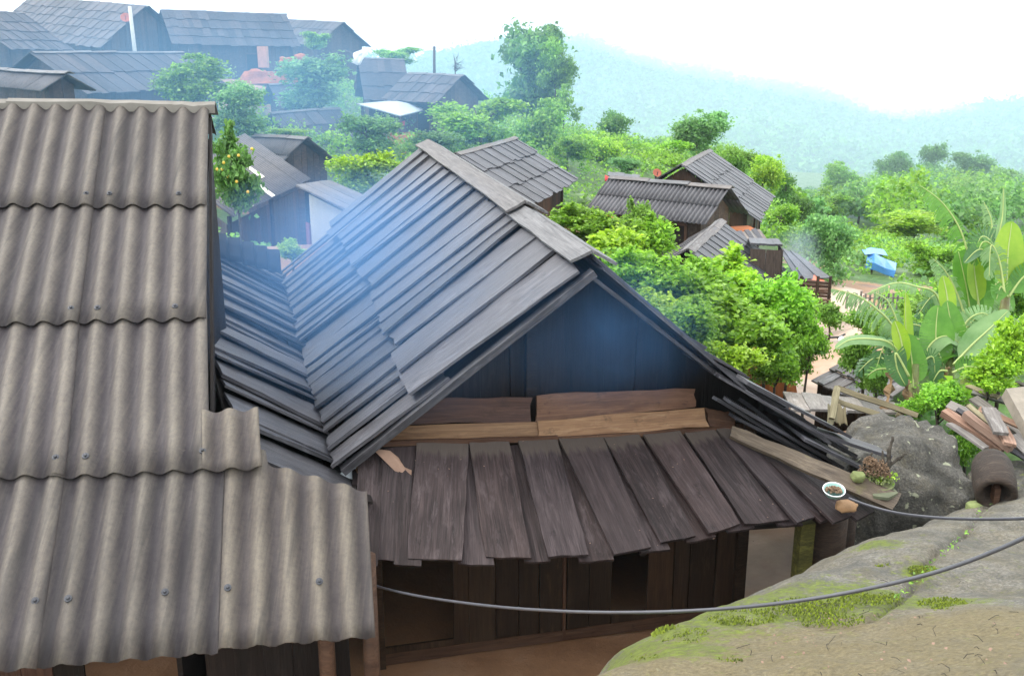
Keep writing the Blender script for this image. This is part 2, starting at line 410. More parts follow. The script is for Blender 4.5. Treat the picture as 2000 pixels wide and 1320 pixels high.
for k0, k1 in ((-12, -5), (-5.05, .05), (-.3, 5.0)):
    for t0, t1 in ((0, 1),):
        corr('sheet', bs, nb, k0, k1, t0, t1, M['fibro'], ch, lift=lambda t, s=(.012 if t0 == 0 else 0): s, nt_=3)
# its verge board on the right and plank walls below
e0 = rp(4.95) - Z * .05; e1 = row_pt(2, 4.95, 1.0) - Z * .05
board('verge_board', e0 - Z * .02, e0 - Z * .16, e1 - Z * .16, e1 - Z * .02, .02, M['sooty'], ch)
fr = JOINT[4] + bk * .62
for i in range(20):
    a = fr + UK * (-1.75 + i * .17)
    a = Vector((a.x, a.y, 0)); yy = UK * .084; zt = -2.55; 
    if i in (11, 12, 13, 14): zt = -3.5
    x0 = Vector((a.x, a.y, GROUND - .1)); x1 = Vector((a.x, a.y, zt))
    board('wall_plank', x1 - yy, x1 + yy, x0 + yy, x0 - yy, .025, M['redbrown'] if i in (8, 9) else M['sooty'], ch)
for k in (8.8, 10.4):
    a = JOINT[4] + UK * (WAVE * k) + bk * .45
    b = MB(); b.tube([Vector((a.x, a.y, GROUND - .1)), Vector((a.x, a.y, -2.7))], .05, 8); b.build('post', M['brown'], ch, True)
bw = [JOINT[0] + bk * .12 + UK * (WAVE * k) for k in (-12, 4.7)]
def slopewall(a, b, za, zb):
    a = Vector((a.x, a.y, 0)); b = Vector((b.x, b.y, 0)); d = (b - a).normalized(); n = Vector((-d.y, d.x, 0)) * .03
    V = [a + Z * (GROUND - .1), b + Z * (GROUND - .1), b + Z * zb, a + Z * za]; V += [v + n for v in V]
    mobj('wall', V, [(0, 1, 2, 3), (7, 6, 5, 4), (0, 4, 5, 1), (1, 5, 6, 2), (2, 6, 7, 3), (3, 7, 4, 0)], M['sooty'], ch)
slopewall(bw[0], bw[1], -.5, -.5); slopewall(bw[1], fr + UK * .55, -.55, -3.0); slopewall(fr - UK * 2.2, bw[0], -3.0, -.5)
CTRL += [(JOINT[4].x + d, JOINT[4].y + e, GROUND) for d in (-2, 0, 2) for e in (-1, 1.5, 4)]

# ------------------------------------------------------------------ the shingled house with the smoking gable
sh = thing('shingled_house', 'dark wooden shingled house in the centre with smoke pouring from its gable', 'house', (A0.x, A0.y + 3, GROUND))
R_n = P(1150, 524, 6.62); R_f = P(840, 297, 13.2)
E_n = gp(660, 912, -.02); E_f = P(555, 542, 13.15)
def S(s, t, lift=0):
    p = (R_n * (1 - s) + R_f * s) * (1 - t) + (E_n * (1 - s) + E_f * s) * t
    return p + SN * lift
SN = (R_f - R_n).cross(E_n - R_n).normalized(); SN = SN if SN.z > 0 else -SN
RL = (R_f - R_n).length
def course(t0, t1, base, s0, name, jt=.03, wr=(.20, .44), tl=.03, fn=S, length=RL, m=None, send=1.02, lap=.03, own=None, edge=.04):
    s = s0; i = 0
    while s < send:
        wd = random.uniform(*wr) / length * (1 if random.random() < .8 else .55)
        d = random.uniform(-.012, .012) / length * 6; e = edge * random.uniform(.45, 1.2); up = base + random.uniform(0, .018)
        if i == 0: e = .006
        a = s - lap * random.uniform(.2, 1.2) / length; b = min(send + .01, s + wd)
        tb = t1 + random.uniform(-jt, jt) + (.03 if random.random() < .15 and jt > .02 else 0)
        board(name, fn(b + d * .3, t0, up), fn(a + d * .3, t0, up + e), fn(a - d, tb, up + tl + e), fn(b - d, tb, up + tl), random.uniform(.016, .028), m or M['shingle'], own or sh,
              nx=6, ny=3, jit=.008, rag=.016, cup=random.uniform(-.004, .012), warp=.018)
        s += wd; i += 1
course(.56, 1.0, 0.0, -.012, 'shingle', jt=.008, wr=(.22, .48), edge=.034)
course(.03, .645, .055, -.010, 'shingle', jt=.045, wr=(.26, .54), edge=.034)
for q0, q1, fn_ in ((.0, .97, None),):
    board('sheathing', S(1.0, .01, -.05), S(.01, .01, -.05), S(.01, .97, -.05), S(1.0, .97, -.05), .02, M['sooty'], sh)
# rake board under the near verge
board('verge_board', S(-.02, .0, -.03), S(-.008, .0, -.03), S(-.008, .99, -.03), S(-.02, .99, -.03), .05, M['shingle'], sh, nx=6)
# ridge boards: far one laid over, near one tipped
def ridge_board(a, b, wl, wr_, lift0, lift1, tip):
    d = (b - a).normalized(); r = Vector((d.y, -d.x, 0)).normalized()
    a = a + Z * lift0; b = b + Z * lift1
    L = -r * wl - Z * wl * tip; Rr = r * wr_ - Z * wr_ * .55
    board('ridge_board', a, a + L, b + L, b, .022, M['greywood2'], sh, nx=6, ny=2, rag=.015, jit=.006, cup=.004)
    board('ridge_board', a + Rr, a, b, b + Rr, .022, M['greywood2'], sh, nx=6, ny=2, rag=.015, jit=.006)
M['greywood2'] = wood('weathered_ridge_wood', (.03, .03, .032), (.085, .085, .088), (.17, .17, .173), .6, .18)
mid = R_n.lerp(R_f, .26)
ridge_board(R_n + (R_n - R_f).normalized() * .08, R_n.lerp(R_f, .30), .15, .17, .12, .115, .45)
ridge_board(R_n.lerp(R_f, .245), R_f + (R_f - R_n).normalized() * .12, .17, .19, .165, .14, .45)
# right slope: steep upper half, flatter lower half
K_n = gp(1390, 735, -.02); Q_n = gp(1680, 912, -.02)
K_f = R_f + (K_n - R_n) * 1.15; Q_f = R_f + (Q_n - R_n) * 1.15
def RU(s, t, lift=0):
    p = (R_n * (1 - s) + R_f * s) * (1 - t) + (K_n * (1 - s) + K_f * s) * t
    return p + RN1 * lift
def RD(s, t, lift=0):
    p = (K_n * (1 - s) + K_f * s) * (1 - t) + (Q_n * (1 - s) + Q_f * s) * t
    return p + RN2 * lift
RN1 = (K_n - R_n).cross(R_f - R_n).normalized(); RN1 = RN1 if RN1.z > 0 else -RN1
RN2 = (Q_n - K_n).cross(R_f - R_n).normalized(); RN2 = RN2 if RN2.z > 0 else -RN2
course(.04, 1.12, .03, -.014, 'shingle', fn=RU, jt=.03)
course(-.04, .62, .0, -.02, 'shingle', fn=RD, jt=.04, lap=.06)
course(.5, 1.06, -.05, -.03, 'shingle', fn=RD, jt=.05, lap=.06)
for (a, b, wd, off, z) in (((1148, 540), (1392, 730), .08, -.07, .0), ((1385, 730), (1605, 866), .14, -.10, .02), ((1420, 775), (1640, 905), .10, -.06, -.03), ((1440, 752), (1640, 858), .22, .02, .045),
                           ((1440, 800), (1640, 900), .12, .02, -.07), ((1570, 842), (1722, 890), .24, .0, .02), ((1405, 768), (1690, 938), .09, .0, -.06), ((1460, 775), (1560, 850), .16, .12, -.06)):
    p0 = gp(*a, off); p1 = gp(*b, off); n = RN2
    y = VV * wd / 2
    board('verge_board', p0 - y + n * z, p0 + y + n * z, p1 + y + n * z, p1 - y + n * z, .025, M['shingle'], sh, nx=5, rag=.02, jit=.008, warp=.02)
# gable wall set back under the roof
def rake_z(a):
    if a < 0:
        return A0.z + a * math.tan(math.radians(36.6)) - .06
    ka = (K_n - A0).dot(U)
    if a < ka: return A0.z - a * (A0.z - K_n.z) / ka - .06
    qa = (Q_n - A0).dot(U); return K_n.z - (a - ka) * (K_n.z - Q_n.z) / (qa - ka) - .06
def gz(a, z, off): return Vector((A0.x, A0.y, 0)) + U * a + VV * off + Z * z
a = -1.62
while a < 2.25:
    b = a + random.uniform(.16, .26); off = .42 + .022 * (int(a * 100) % 2) + random.uniform(-.006, .006)
    board('gable_plank', gz(a, rake_z(a) + .09, off), gz(b + .015, rake_z(b) + .09, off), gz(b + .015, -2.72 if a < 1.2 else -3.15, off), gz(a, -2.72 if a < 1.2 else -3.15, off), .022, M['sooty'], sh, nx=3, ny=1, jit=.005)
    a = b
b = MB(); c = gp(1036, 800, .36); b.box(Vector((c.x, c.y, -2.25)), U * .04, VV * .04, Z * .5); b.build('gable_post', M['sooty'], sh)
# broad boards leaning at the foot of the gable
for (q, o0, o1, m) in ((((800, 780), (1035, 777), (1034, 826), (795, 828)), .20, .12, 'redbrown'), (((735, 838), (1045, 826), (1056, 862), (725, 868)), .10, .01, 'tan'),
                       (((1044, 772), (1352, 760), (1356, 796), (1046, 826)), .19, .11, 'brown'), (((1046, 824), (1370, 798), (1382, 834), (1050, 862)), .09, .0, 'tan'), (((1374, 800), (1432, 812), (1430, 842), (1384, 836)), .16, .05, 'brown')):
    a_, b_, c_, d_ = gp(*q[0], o0), gp(*q[1], o0), gp(*q[2], o1), gp(*q[3], o1)
    board('gable_foot_board', d_, a_, b_, c_, .028, M[m], sh, nx=8, ny=3, jit=.008, rag=.012, cup=.008)
for (q0, q1) in (((728, 873), (1090, 862)), ((1080, 864), (1432, 842))):
    p0, p1 = gp(*q0, -.05), gp(*q1, -.05); up = Z * .035
    board('tie_strip', p0 + up, p0 - Z * .0, p1 - Z * .0, p1 + up, .03, M['brown'], sh, nx=8, jit=.004)
# skirt roof boards: (top-left, top-right, bottom-right, bottom-left) traced on the roof's own plane
EZ = -3.02
def sk(tl, tr, br, bl, lift, m='skirt', dz=0, extra=None):
    T0, T1 = gp(*tl, -.03), gp(*tr, -.03)
    B0, B1 = onz(*bl, EZ + dz), onz(*br, EZ + dz)
    n = (T1 - T0).cross(B0 - T0).normalized(); n = n if n.z > 0 else -n
    return board('skirt_board', T1 + n * lift, T0 + n * lift, B0 + n * (lift + .012), B1 + n * (lift + .012), .022, M[m], sh, nx=6, ny=3, jit=.005, rag=.006, cup=.003, warp=.005)
M['skirt'] = None
def skirt_mat():
    m = wood('wet_dark_shingle_wood_dry_head', (.0055, .0042, .0044), (.0225, .0165, .0172), (.056, .043, .044), .55, .3, spec=.15)
    nt = m.node_tree; b = nt.nodes['Principled BSDF']; c = b.inputs['Base Color'].links[0].from_socket
    tc = nt.nodes.new('ShaderNodeTexCoord'); sx = nt.nodes.new('ShaderNodeSeparateXYZ'); nt.links.new(tc.outputs['Generated'], sx.inputs[0])
    n = noise_n(nt, coords(nt, 'Object', (1.5, 14, 14), True), 2.0, 4, .6)
    f = mth(nt, 'ADD', sx.outputs[0], mth(nt, 'MULTIPLY', mth(nt, 'SUBTRACT', n, .5), .22))
    k = ramp(nt, f, [(.10, (.85, .85, .85)), (.15, (0, 0, 0))])
    nt.links.new(mixc(nt, k, c, (.062, .050, .042)), b.inputs['Base Color']); return m
M['skirt'] = skirt_mat()
M['skirt_under'] = wood('wet_dark_under_board', (.0055, .0042, .0044), (.0225, .0165, .0172), (.056, .043, .044), .55, .3, spec=.15)
sk((700, 884), (752, 880), (738, 1108), (690, 1112), -.012, 'skirt_under')
sk((752, 879), (812, 876), (790, 1102), (735, 1098), .008, 'skirt_under')
sk((690, 900), (715, 900), (722, 1150), (690, 1150), -.05, 'skirt_under', -.05)
UP = [((812, 874), (913, 874), (900, 1104), (793, 1099)), ((915, 874), (992, 872), (1035, 1102), (945, 1098)), ((1010, 872), (1085, 870), (1144, 1097), (1066, 1100)),
      ((1088, 867), (1176, 865), (1267, 1081), (1195, 1096)), ((1176, 865), (1246, 860), (1354, 1060), (1286, 1072)), ((1253, 860), (1325, 854), (1441, 1036), (1380, 1056)),
      ((1334, 854), (1391, 849), (1536, 1026), (1450, 1036)), ((1396, 849), (1433, 847), (1606, 1013), (1549, 1034))]
for i, q in enumerate(UP): sk(*q, .034 + .004 * (i % 3))
DN = [((780, 876), (830, 876), (822, 1116), (770, 1112)), ((895, 874), (935, 874), (964, 1116), (895, 1112)), ((985, 872), (1020, 872), (1075, 1108), (1025, 1110)), ((1075, 870), (1098, 868), (1200, 1106), (1130, 1108)),
      ((1165, 866), (1190, 865), (1308, 1084), (1250, 1092)), ((1236, 862), (1262, 860), (1396, 1060), (1340, 1072)), ((1315, 856), (1342, 854), (1470, 1042), (1420, 1050)), ((1382, 850), (1402, 849), (1566, 1036), (1520, 1038))]
for q in DN: sk(q[0], q[1], (q[2][0], q[2][1] - 7), (q[3][0], q[3][1] - 7), -.004, 'skirt_under')
sk((1425, 848), (1440, 846), (1632, 1010), (1600, 1028), .01, 'skirt_under')
sk((1432, 848), (1452, 850), (1664, 1016), (1622, 1033), .028, 'skirt_under')
sk((1445, 850), (1475, 862), (1702, 1004), (1668, 1026), .008, 'skirt_under')
# the long corner plank lying over the skirt
c0, c1, c2, c3 = gp(1430, 836, -.12), gp(1428, 858, -.16), onz(1742, 1000, -2.92), onz(1756, 966, -2.86)
M['corner'] = wood('brown_mossy_corner_plank', (.03, .022, .016), (.075, .058, .042), (.15, .12, .085), .7, .1, moss=(.12, .12, .035))
board('corner_plank', c0, c1, c2, c3, .03, M['corner'], sh, nx=10, ny=2, jit=.008, rag=.015)
# torn bark sheet tucked under the left verge, pale patch of tin in the valley corner
def scrap(pts, m, name, parent, th=.004):
    n = (pts[1] - pts[0]).cross(pts[2] - pts[0]).normalized() * th; k = len(pts)
    V = list(pts) + [p + n for p in pts]
    mobj(name, V, [tuple(range(k))[::-1], tuple(range(k, 2 * k))] + [(i, (i + 1) % k, k + (i + 1) % k, k + i) for i in range(k)], m, parent)
scrap([gp(726, 875, -.09), gp(762, 880, -.12), gp(778, 893, -.15), gp(790, 912, -.18), gp(804, 918, -.22), gp(802, 950, -.26), gp(768, 915, -.14)], M['thatch'], 'bark_scrap', sh)
scrap([gp(706, 878, -.04), gp(712, 880, -.06), gp(703, 905, -.08), gp(692, 985, -.12), gp(682, 960, -.1)], M['tan'], 'splinter', sh)
scrap([gp(664, 925, -.06), gp(700, 892, -.03), gp(697, 930, -.06), gp(688, 972, -.12), gp(676, 968, -.12)], M['tin'], 'flashing_scrap', sh)
# wall under the skirt
WOFF = .12
def wp(px0, px1, z0, z1, m='sooty', off=WOFF):
    a = gp(px0, 1150, off); b = gp(px1, 1150, off)
    f = lambda q, z: Vector((q.x, q.y, z))
    board('wall_plank', f(a, z1), f(b, z1), f(b, z0), f(a, z0), .025, M[m], sh, nx=3, ny=1, jit=.004)
xs = [884, 915, 968, 1012, 1052, 1098, 1106, 1150, 1194]
for i in range(len(xs) - 1): wp(xs[i], xs[i + 1] - 2, GROUND + .02, -2.6, 'wallwood' if i != 5 else 'brown', WOFF + random.uniform(-.012, .012))
wp(1194, 1262, GROUND + .02, GROUND + .16, 'wallwood'); wp(1194, 1262, -2.98, -2.6, 'wallwood')
for x0, x1 in ((1262, 1312), (1313, 1342), (1343, 1392), (1393, 1432)): wp(x0, x1 - 2, GROUND + .02, -2.6, 'wallwood', WOFF + random.uniform(-.01, .01))
wp(742, 884, GROUND + .02, GROUND + .14, 'wallwood')
for px in (735, 1440):
    a = gp(px, 1150, WOFF - .02); b = MB(); b.box(Vector((a.x, a.y, (GROUND - .1 - 2.5) / 2)), U * .045, VV * .045, Z * abs(GROUND - .1 + 2.5) / 2); b.build('post', M['wallwood'], sh)
a, b_ = gp(742, 1150, WOFF - .03), gp(1436, 1150, WOFF - .03)
board('sill', Vector((a.x, a.y, GROUND + .09)), Vector((a.x, a.y, GROUND + .0)), Vector((b_.x, b_.y, GROUND + .0)), Vector((b_.x, b_.y, GROUND + .09)), .03, M['brown'], sh, nx=8)
def slab(name, a, b, z0, z1, m, parent, th=.03):
    a = Vector((a.x, a.y, 0)); b = Vector((b.x, b.y, 0)); d = (b - a).normalized(); n = Vector((-d.y, d.x, 0)) * th
    mb = MB(); mb.box((a + b) / 2 + Z * (z0 + z1) / 2, (b - a) / 2, n, Z * (z1 - z0) / 2); return mb.build(name, m, parent)
wl0 = gp(735, 1150, WOFF); wr0 = gp(1440, 1150, WOFF)
slab('side_wall', wl0, wl0 + VV * 6.6, GROUND - .1, -2.75, M['sooty'], sh)
slab('side_wall', wr0, wr0 + VV * 6.6, GROUND - .1, -2.9, M['sooty'], sh)
bwz = [(-1.75, rake_z(-1.75)), (0, A0.z - .1), (1.4, rake_z(1.4))]
V = [gz(-1.4, GROUND, 6.7), gz(1.45, GROUND, 6.7), gz(1.45, -2.3, 6.7), gz(0, -1.3, 6.7), gz(-1.4, -2.3, 6.7)]
mobj('back_wall', V + [v + VV * .04 for v in V], [(0, 1, 2, 3, 4), (9, 8, 7, 6, 5)] + [(i, (i + 1) % 5, 5 + (i + 1) % 5, 5 + i) for i in range(5)], M['sooty'], sh)
# ledge joists under skirt
for px in (960, 1230): 
    a = gp(px, 880, .05); b = onz(px + 25, 1080, EZ - .06); mb = MB(); mb.tube([a - Z * .08, b], .03, 6); mb.build('rafter', M['sooty'], sh)
a, b_ = onz(720, 1080, EZ - .05), onz(1560, 1020, EZ - .05)
mb = MB(); mb.tube([a, b_], .028, 6); mb.build('eave_pole', M['sooty'], sh)
# right corner: mossy post and a hollow stump carrying the skirt
a = onz(1582, 1025, -3.07); mb = MB(); mb.box(Vector((a.x, a.y + .1, (-3.09 + GROUND - .2) / 2)), U * .055, VV * .045, Z * abs(-3.09 - GROUND + .2) / 2 )
tag(mb.build('mossy_post', M['mossy']), 'short mossy yellow green post under the right corner of the skirt roof', 'post')
a = onz(1646, 1025, -3.2)
st = thing('hollow_stump', 'dark hollow wooden stump standing under the skirt roof corner by the boulder', 'stump', (a.x, a.y + .3, GROUND))
for px, r, y in ((1632, .17, .25), (1683, .07, .3)):
    c = onz(px, 1025, -3.12); mb = MB(); mb.tube([Vector((c.x, c.y + y, GROUND - .15)), Vector((c.x, c.y + y, -3.7)), Vector((c.x + .01, c.y + y, -3.1))], [r * 1.08, r, r * .96], 16)
    mb.build('stump_trunk' if r > .1 else 'prop_log', M['wallwood'], st, True)
CTRL += [(gz(x, 0, y).x, gz(x, 0, y).y, GROUND) for x in (-2, 0, 1.2, 2.2) for y in (-1.2, .5, 3, 6)]
CTRL += [(p.x, p.y, p.z) for p in (P(1540, 1100, 8.7), P(1480, 1060, 9.2))]
YARD += [(gz(x, 0, y).x, gz(x, 0, y).y, 2.2) for x in (-3, -1, 1) for y in (-2.5, -1, 1, 3)] + [(gz(2.0, 0, y).x, gz(2.0, 0, y).y, 1.2) for y in (-1, .8)]
NOGROW += [(gz(x, 0, y).x, gz(x, 0, y).y, 2.0) for x in (-1, .8, 2.2) for y in (-1, 0, 1.5, 3, 4.5, 6)]
NOGROW += [(JOINT[2].x + dx, JOINT[2].y + dy, 1.8) for dx in (-2, -1, 0, 1, 2) for dy in (-1, 0, 1, 2, 3, 4)]

# ------------------------------------------------------------------ lower valley roof between the two houses
vr = thing('valley_roof', 'low shingle roof sloping into the valley behind the corrugated sheets', 'roof', (E_n.x - .5, E_n.y + 3, GROUND))
VN = P(690, 984, 6.24); VF = E_f - Z * .03
vdir = (-U * math.cos(math.radians(32)) + Z * math.sin(math.radians(32)))
vn = VV.cross(vdir).normalized(); vn = vn if vn.z > 0 else -vn
def VR(s, t, lift=0):
    return VN * (1 - s) + VF * s + vdir * (t * (.80 + .9 * s)) + vn * lift
VL = (VF - VN).length
course(1.0, .0, 0.0, 0.0, 'shingle', jt=.02, wr=(.26, .54), tl=.012, fn=VR, length=VL, send=1.0, own=vr, edge=.05)
board('valley_gutter', VR(1.0, .16, -.015), VR(1.0, -.14, .05), VR(.0, -.14, .05), VR(.0, .16, -.015), .015, M['sooty'], vr, nx=4)
board('sheathing', VR(1.0, 1, -.04), VR(.01, 1, -.04), VR(.01, .03, -.04), VR(1.0, .03, -.04), .02, M['sooty'], vr)
slab('wall', VN + vdir * .7, VF + vdir * .7, GROUND - .1, -2.5, M['sooty'], vr)
# short dark corrugated offcut standing at its far end
c0, c1 = P(414, 452, 10.6), P(550, 492, 11.6)
ux = (c1 - c0); dn = Vector((.03, -.10, -.26))
fn = lambda k, t: c0 + ux * (k / 5.2) + dn * t
n = ux.cross(dn).normalized(); n = n if n.y < 0 else -n
tag(corr('corrugated_offcut', fn, n, 0, 5.2, 0, 1, plain('dark_blue_grey_sheet', (.012, .014, .018), .6, .2, 3), None, nt_=3, amp=.035),
    'dark corrugated sheet offcut standing at the far end of the valley roof', 'metal sheet')

# ------------------------------------------------------------------ boulders
def tps(ctrl, lam=0.0):
    C = np.array(ctrl, float); n = len(C)
    def phi(d2): return .5 * d2 * np.log(d2 + 1e-9)
    d2 = ((C[:, None, :2] - C[None, :, :2]) ** 2).sum(-1)
    A = np.zeros((n + 3, n + 3)); A[:n, :n] = phi(d2) + lam * np.eye(n); A[:n, n] = 1; A[:n, n + 1:] = C[:, :2]; A[n, :n] = 1; A[n + 1:, :n] = C[:, :2].T
    sol = np.linalg.solve(A, np.concatenate([C[:, 2], np.zeros(3)]))
    def f(X, Y):
        X = np.asarray(X, float); Y = np.asarray(Y, float)
        d = (X[..., None] - C[:, 0]) ** 2 + (Y[..., None] - C[:, 1]) ** 2
        return (phi(d) * sol[:n]).sum(-1) + sol[n] + sol[n + 1] * X + sol[n + 2] * Y
    return f
inner = [(2000, 1320, 2.75), (1700, 1320, 3.1), (1400, 1320, 3.5), (2000, 1200, 3.8), (1600, 1200, 4.4), (1800, 1150, 4.9), (2000, 1100, 5.2), (1900, 1060, 5.9), (2150, 1150, 4.6), (2300, 1320, 2.9), (2250, 1050, 6.0), (1450, 1260, 4.1)]
edge = [(1100, 1400, 3.5), (1180, 1325, 4.0), (1250, 1258, 4.5), (1440, 1168, 5.2), (1620, 1092, 5.9), (1720, 1048, 6.4), (1850, 1005, 7.0), (2000, 968, 7.3), (2200, 930, 7.4)]
ct = [tuple(P(*q)) for q in inner + edge]
for i, q in enumerate(edge):
    a = P(*edge[max(0, i - 1)]); b = P(*edge[min(len(edge) - 1, i + 1)]); d = (b - a); o = Vector((-d.y, d.x, 0)).normalized(); p = P(*q)
    for r, dz in ((.16, -.16), (.4, -.75), (.8, -1.7)): ct.append((p.x + o.x * r, p.y + o.y * r, p.z + dz))
ct += [(0.4, 1.6, -2.6), (1.2, 1.0, -1.9), (2.0, .8, -1.55), (3.0, 1.2, -1.5), (0, 2.4, -3.0), (-.2, 1.2, -3.4), (4.2, 2.2, -1.9), (4.6, 4.5, -2.4)]
fb = tps(ct, .002)
def crackdist(X, Y):
    pts = [P(1932, 990, 6.9), P(1880, 1050, 6.0), P(1800, 1115, 5.2), P(1745, 1180, 4.55), P(1700, 1215, 4.2)]
    best = np.full(X.shape, 9.0)
    for a, b in zip(pts[:-1], pts[1:]):
        ax, ay, bx, by = a.x, a.y, b.x, b.y; t = np.clip(((X - ax) * (bx - ax) + (Y - ay) * (by - ay)) / ((bx - ax) ** 2 + (by - ay) ** 2), 0, 1)
        best = np.minimum(best, np.hypot(X - ax - t * (bx - ax), Y - ay - t * (by - ay)))
    return best
def grid_obj(name, xs, ys, Zf, m, keep=None):
    X, Y = np.meshgrid(xs, ys); Zv = Zf(X, Y); nx, ny = len(xs), len(ys)
    V = np.stack([X, Y, Zv], -1).reshape(-1, 3); idx = np.arange(nx * ny).reshape(ny, nx)
    Fq = np.stack([idx[:-1, :-1], idx[:-1, 1:], idx[1:, 1:], idx[1:, :-1]], -1).reshape(-1, 4)
    if keep is not None: Fq = Fq[keep(V[Fq].mean(1))]
    me = bpy.data.meshes.new(name); me.from_pydata(V.tolist(), [], Fq.tolist()); me.materials.append(m)
    me.polygons.foreach_set('use_smooth', [True] * len(me.polygons)); me.update(); return add(name, me)
def fnoise(X, Y, sc, octs=4, seed=0.0):
    out = np.zeros(X.size); Xf = X.ravel(); Yf = Y.ravel()
    for i in range(X.size): out[i] = noise.fractal(Vector((Xf[i] * sc + seed, Yf[i] * sc, seed)), .9, 2.1, octs)
    return out.reshape(X.shape)
def rock_mat(name, moss=True, k=1.0):
    m, nt, b = mk(name)
    v = coords(nt, 'Object', (1, 1, 1)); g = noise_n(nt, v, 55, 5, .75); g2 = noise_n(nt, v, 5, 6, .65)
    c = ramp(nt, g, [(.28, (.06 * k, .058 * k, .05 * k)), (.5, (.145 * k, .136 * k, .118 * k)), (.68, (.28 * k, .265 * k, .225 * k))])
    c = mixc(nt, ramp(nt, g2, [(.40, (0, 0, 0)), (.60, (.75, .75, .75))]), c, (.06 * k * k, .06 * k * k, .05 * k * k))
    at = nt.nodes.new('ShaderNodeAttribute'); at.attribute_name = 'cover'; sp = nt.nodes.new('ShaderNodeSeparateColor'); nt.links.new(at.outputs['Color'], sp.inputs[0])
    n3 = noise_n(nt, v, 9, 7, .7); n4 = noise_n(nt, v, 26, 6, .7); n5 = noise_n(nt, v, 3.2, 6, .65)
    soil = ramp(nt, mth(nt, 'ADD', mth(nt, 'MULTIPLY', n5, .6), mth(nt, 'ADD', sp.outputs[1], mth(nt, 'MULTIPLY', n4, .35))), [(.52, (0, 0, 0)), (1.0, (.85, .85, .85))])
    c = mixc(nt, soil, c, ramp(nt, g, [(.3, (.095, .074, .030)), (.7, (.235, .185, .082))]))
    if moss:
        mo = ramp(nt, mth(nt, 'ADD', mth(nt, 'MULTIPLY', n3, .55), mth(nt, 'ADD', mth(nt, 'MULTIPLY', sp.outputs[0], .5), mth(nt, 'MULTIPLY', n4, .5))), [(.60, (0, 0, 0)), (.75, (.9, .9, .9))])
        c = mixc(nt, mo, c, ramp(nt, n4, [(.3, (.04, .06, .005)), (.7, (.17, .22, .012))]))
    lich = ramp(nt, noise_n(nt, v, 11, 3, .5, .5), [(.66, (0, 0, 0)), (.70, (.8, .8, .8))])
    c = mixc(nt, mixc(nt, 1.0, lich, sp.outputs[2], 'MULTIPLY'), c, (.42, .44, .30))
    nt.links.new(c, b.inputs['Base Color']); b.inputs['Roughness'].default_value = .85
    bump(nt, b, mth(nt, 'ADD', mth(nt, 'ADD', g, n4), n3), .9, .02); return m
M['rock'] = rock_mat('granite_with_moss'); M['rock_dark'] = rock_mat('dark_lichened_granite', True, .75)
def set_cover(o, fnc):
    me = o.data; at = me.color_attributes.new('cover', 'FLOAT_COLOR', 'POINT'); n = len(me.vertices)
    co = np.empty(n * 3); me.vertices.foreach_get('co', co); co = co.reshape(-1, 3); C = np.ones((n, 4)); C[:, :3] = fnc(co); at.data.foreach_set('color', C.ravel())
def rockz(X, Y):
    z = fb(X, Y); cd = crackdist(X, Y)
    z = z - .045 * np.exp(-(cd / .022) ** 2) + fnoise(X, Y, 1.1, 5) * .05 + fnoise(X, Y, 6, 4, 5) * .016
    return np.maximum(z, GROUND - .3)
rk = grid_obj('foreground_boulder', np.linspace(-.4, 5.6, 210), np.linspace(.7, 8.6, 250), rockz, M['rock'], keep=lambda c: (c[:, 2] > GROUND - .25))
def px_of(co):
    z = co[:, 1] * CP - co[:, 2] * SP; y = co[:, 1] * SP + co[:, 2] * CP; z = np.maximum(z, .1); return 1000 + F * co[:, 0] / z, 660 - F * y / z
def g2d(x, y, cx, cy, sx, sy, ang=0):
    c, s_ = math.cos(ang), math.sin(ang); dx, dy = x - cx, y - cy; a = (dx * c + dy * s_) / sx; b = (-dx * s_ + dy * c) / sy; return np.exp(-(a * a + b * b))
def wg(co, px, py, D, r):   # gaussian spot on the rock round a world point
    p = P(px, py, D); return np.exp(-((co[:, 0] - p.x) ** 2 + (co[:, 1] - p.y) ** 2) / r ** 2)
def cov(co):
    c = np.zeros((len(co), 3))
    mo = sum(wg(co, *q) for q in ((1320, 1235, 4.5, .30), (1450, 1200, 4.7, .32), (1560, 1180, 4.7, .35), (1700, 1165, 4.7, .30), (1830, 1180, 4.5, .24), (1700, 1085, 5.8, .14), (1720, 1100, 5.7, .12), (1250, 1290, 4.2, .25), (1350, 1290, 3.9, .2), (1800, 1110, 5.2, .14)))
    c[:, 0] = np.clip(mo * .45, 0, .42)
    so = sum(wg(co, *q) for q in ((1500, 1280, 3.7, .6), (1300, 1310, 3.8, .4), (1750, 1270, 3.6, .6), (1950, 1230, 3.6, .35), (1650, 1320, 3.2, .5)))
    c[:, 1] = np.clip(so * .40 + .14, 0, .52); c[:, 2] = .15
    return c
set_cover(rk, cov); tag(rk, 'broad grey boulder with green moss and earth filling the lower right corner', 'boulder')
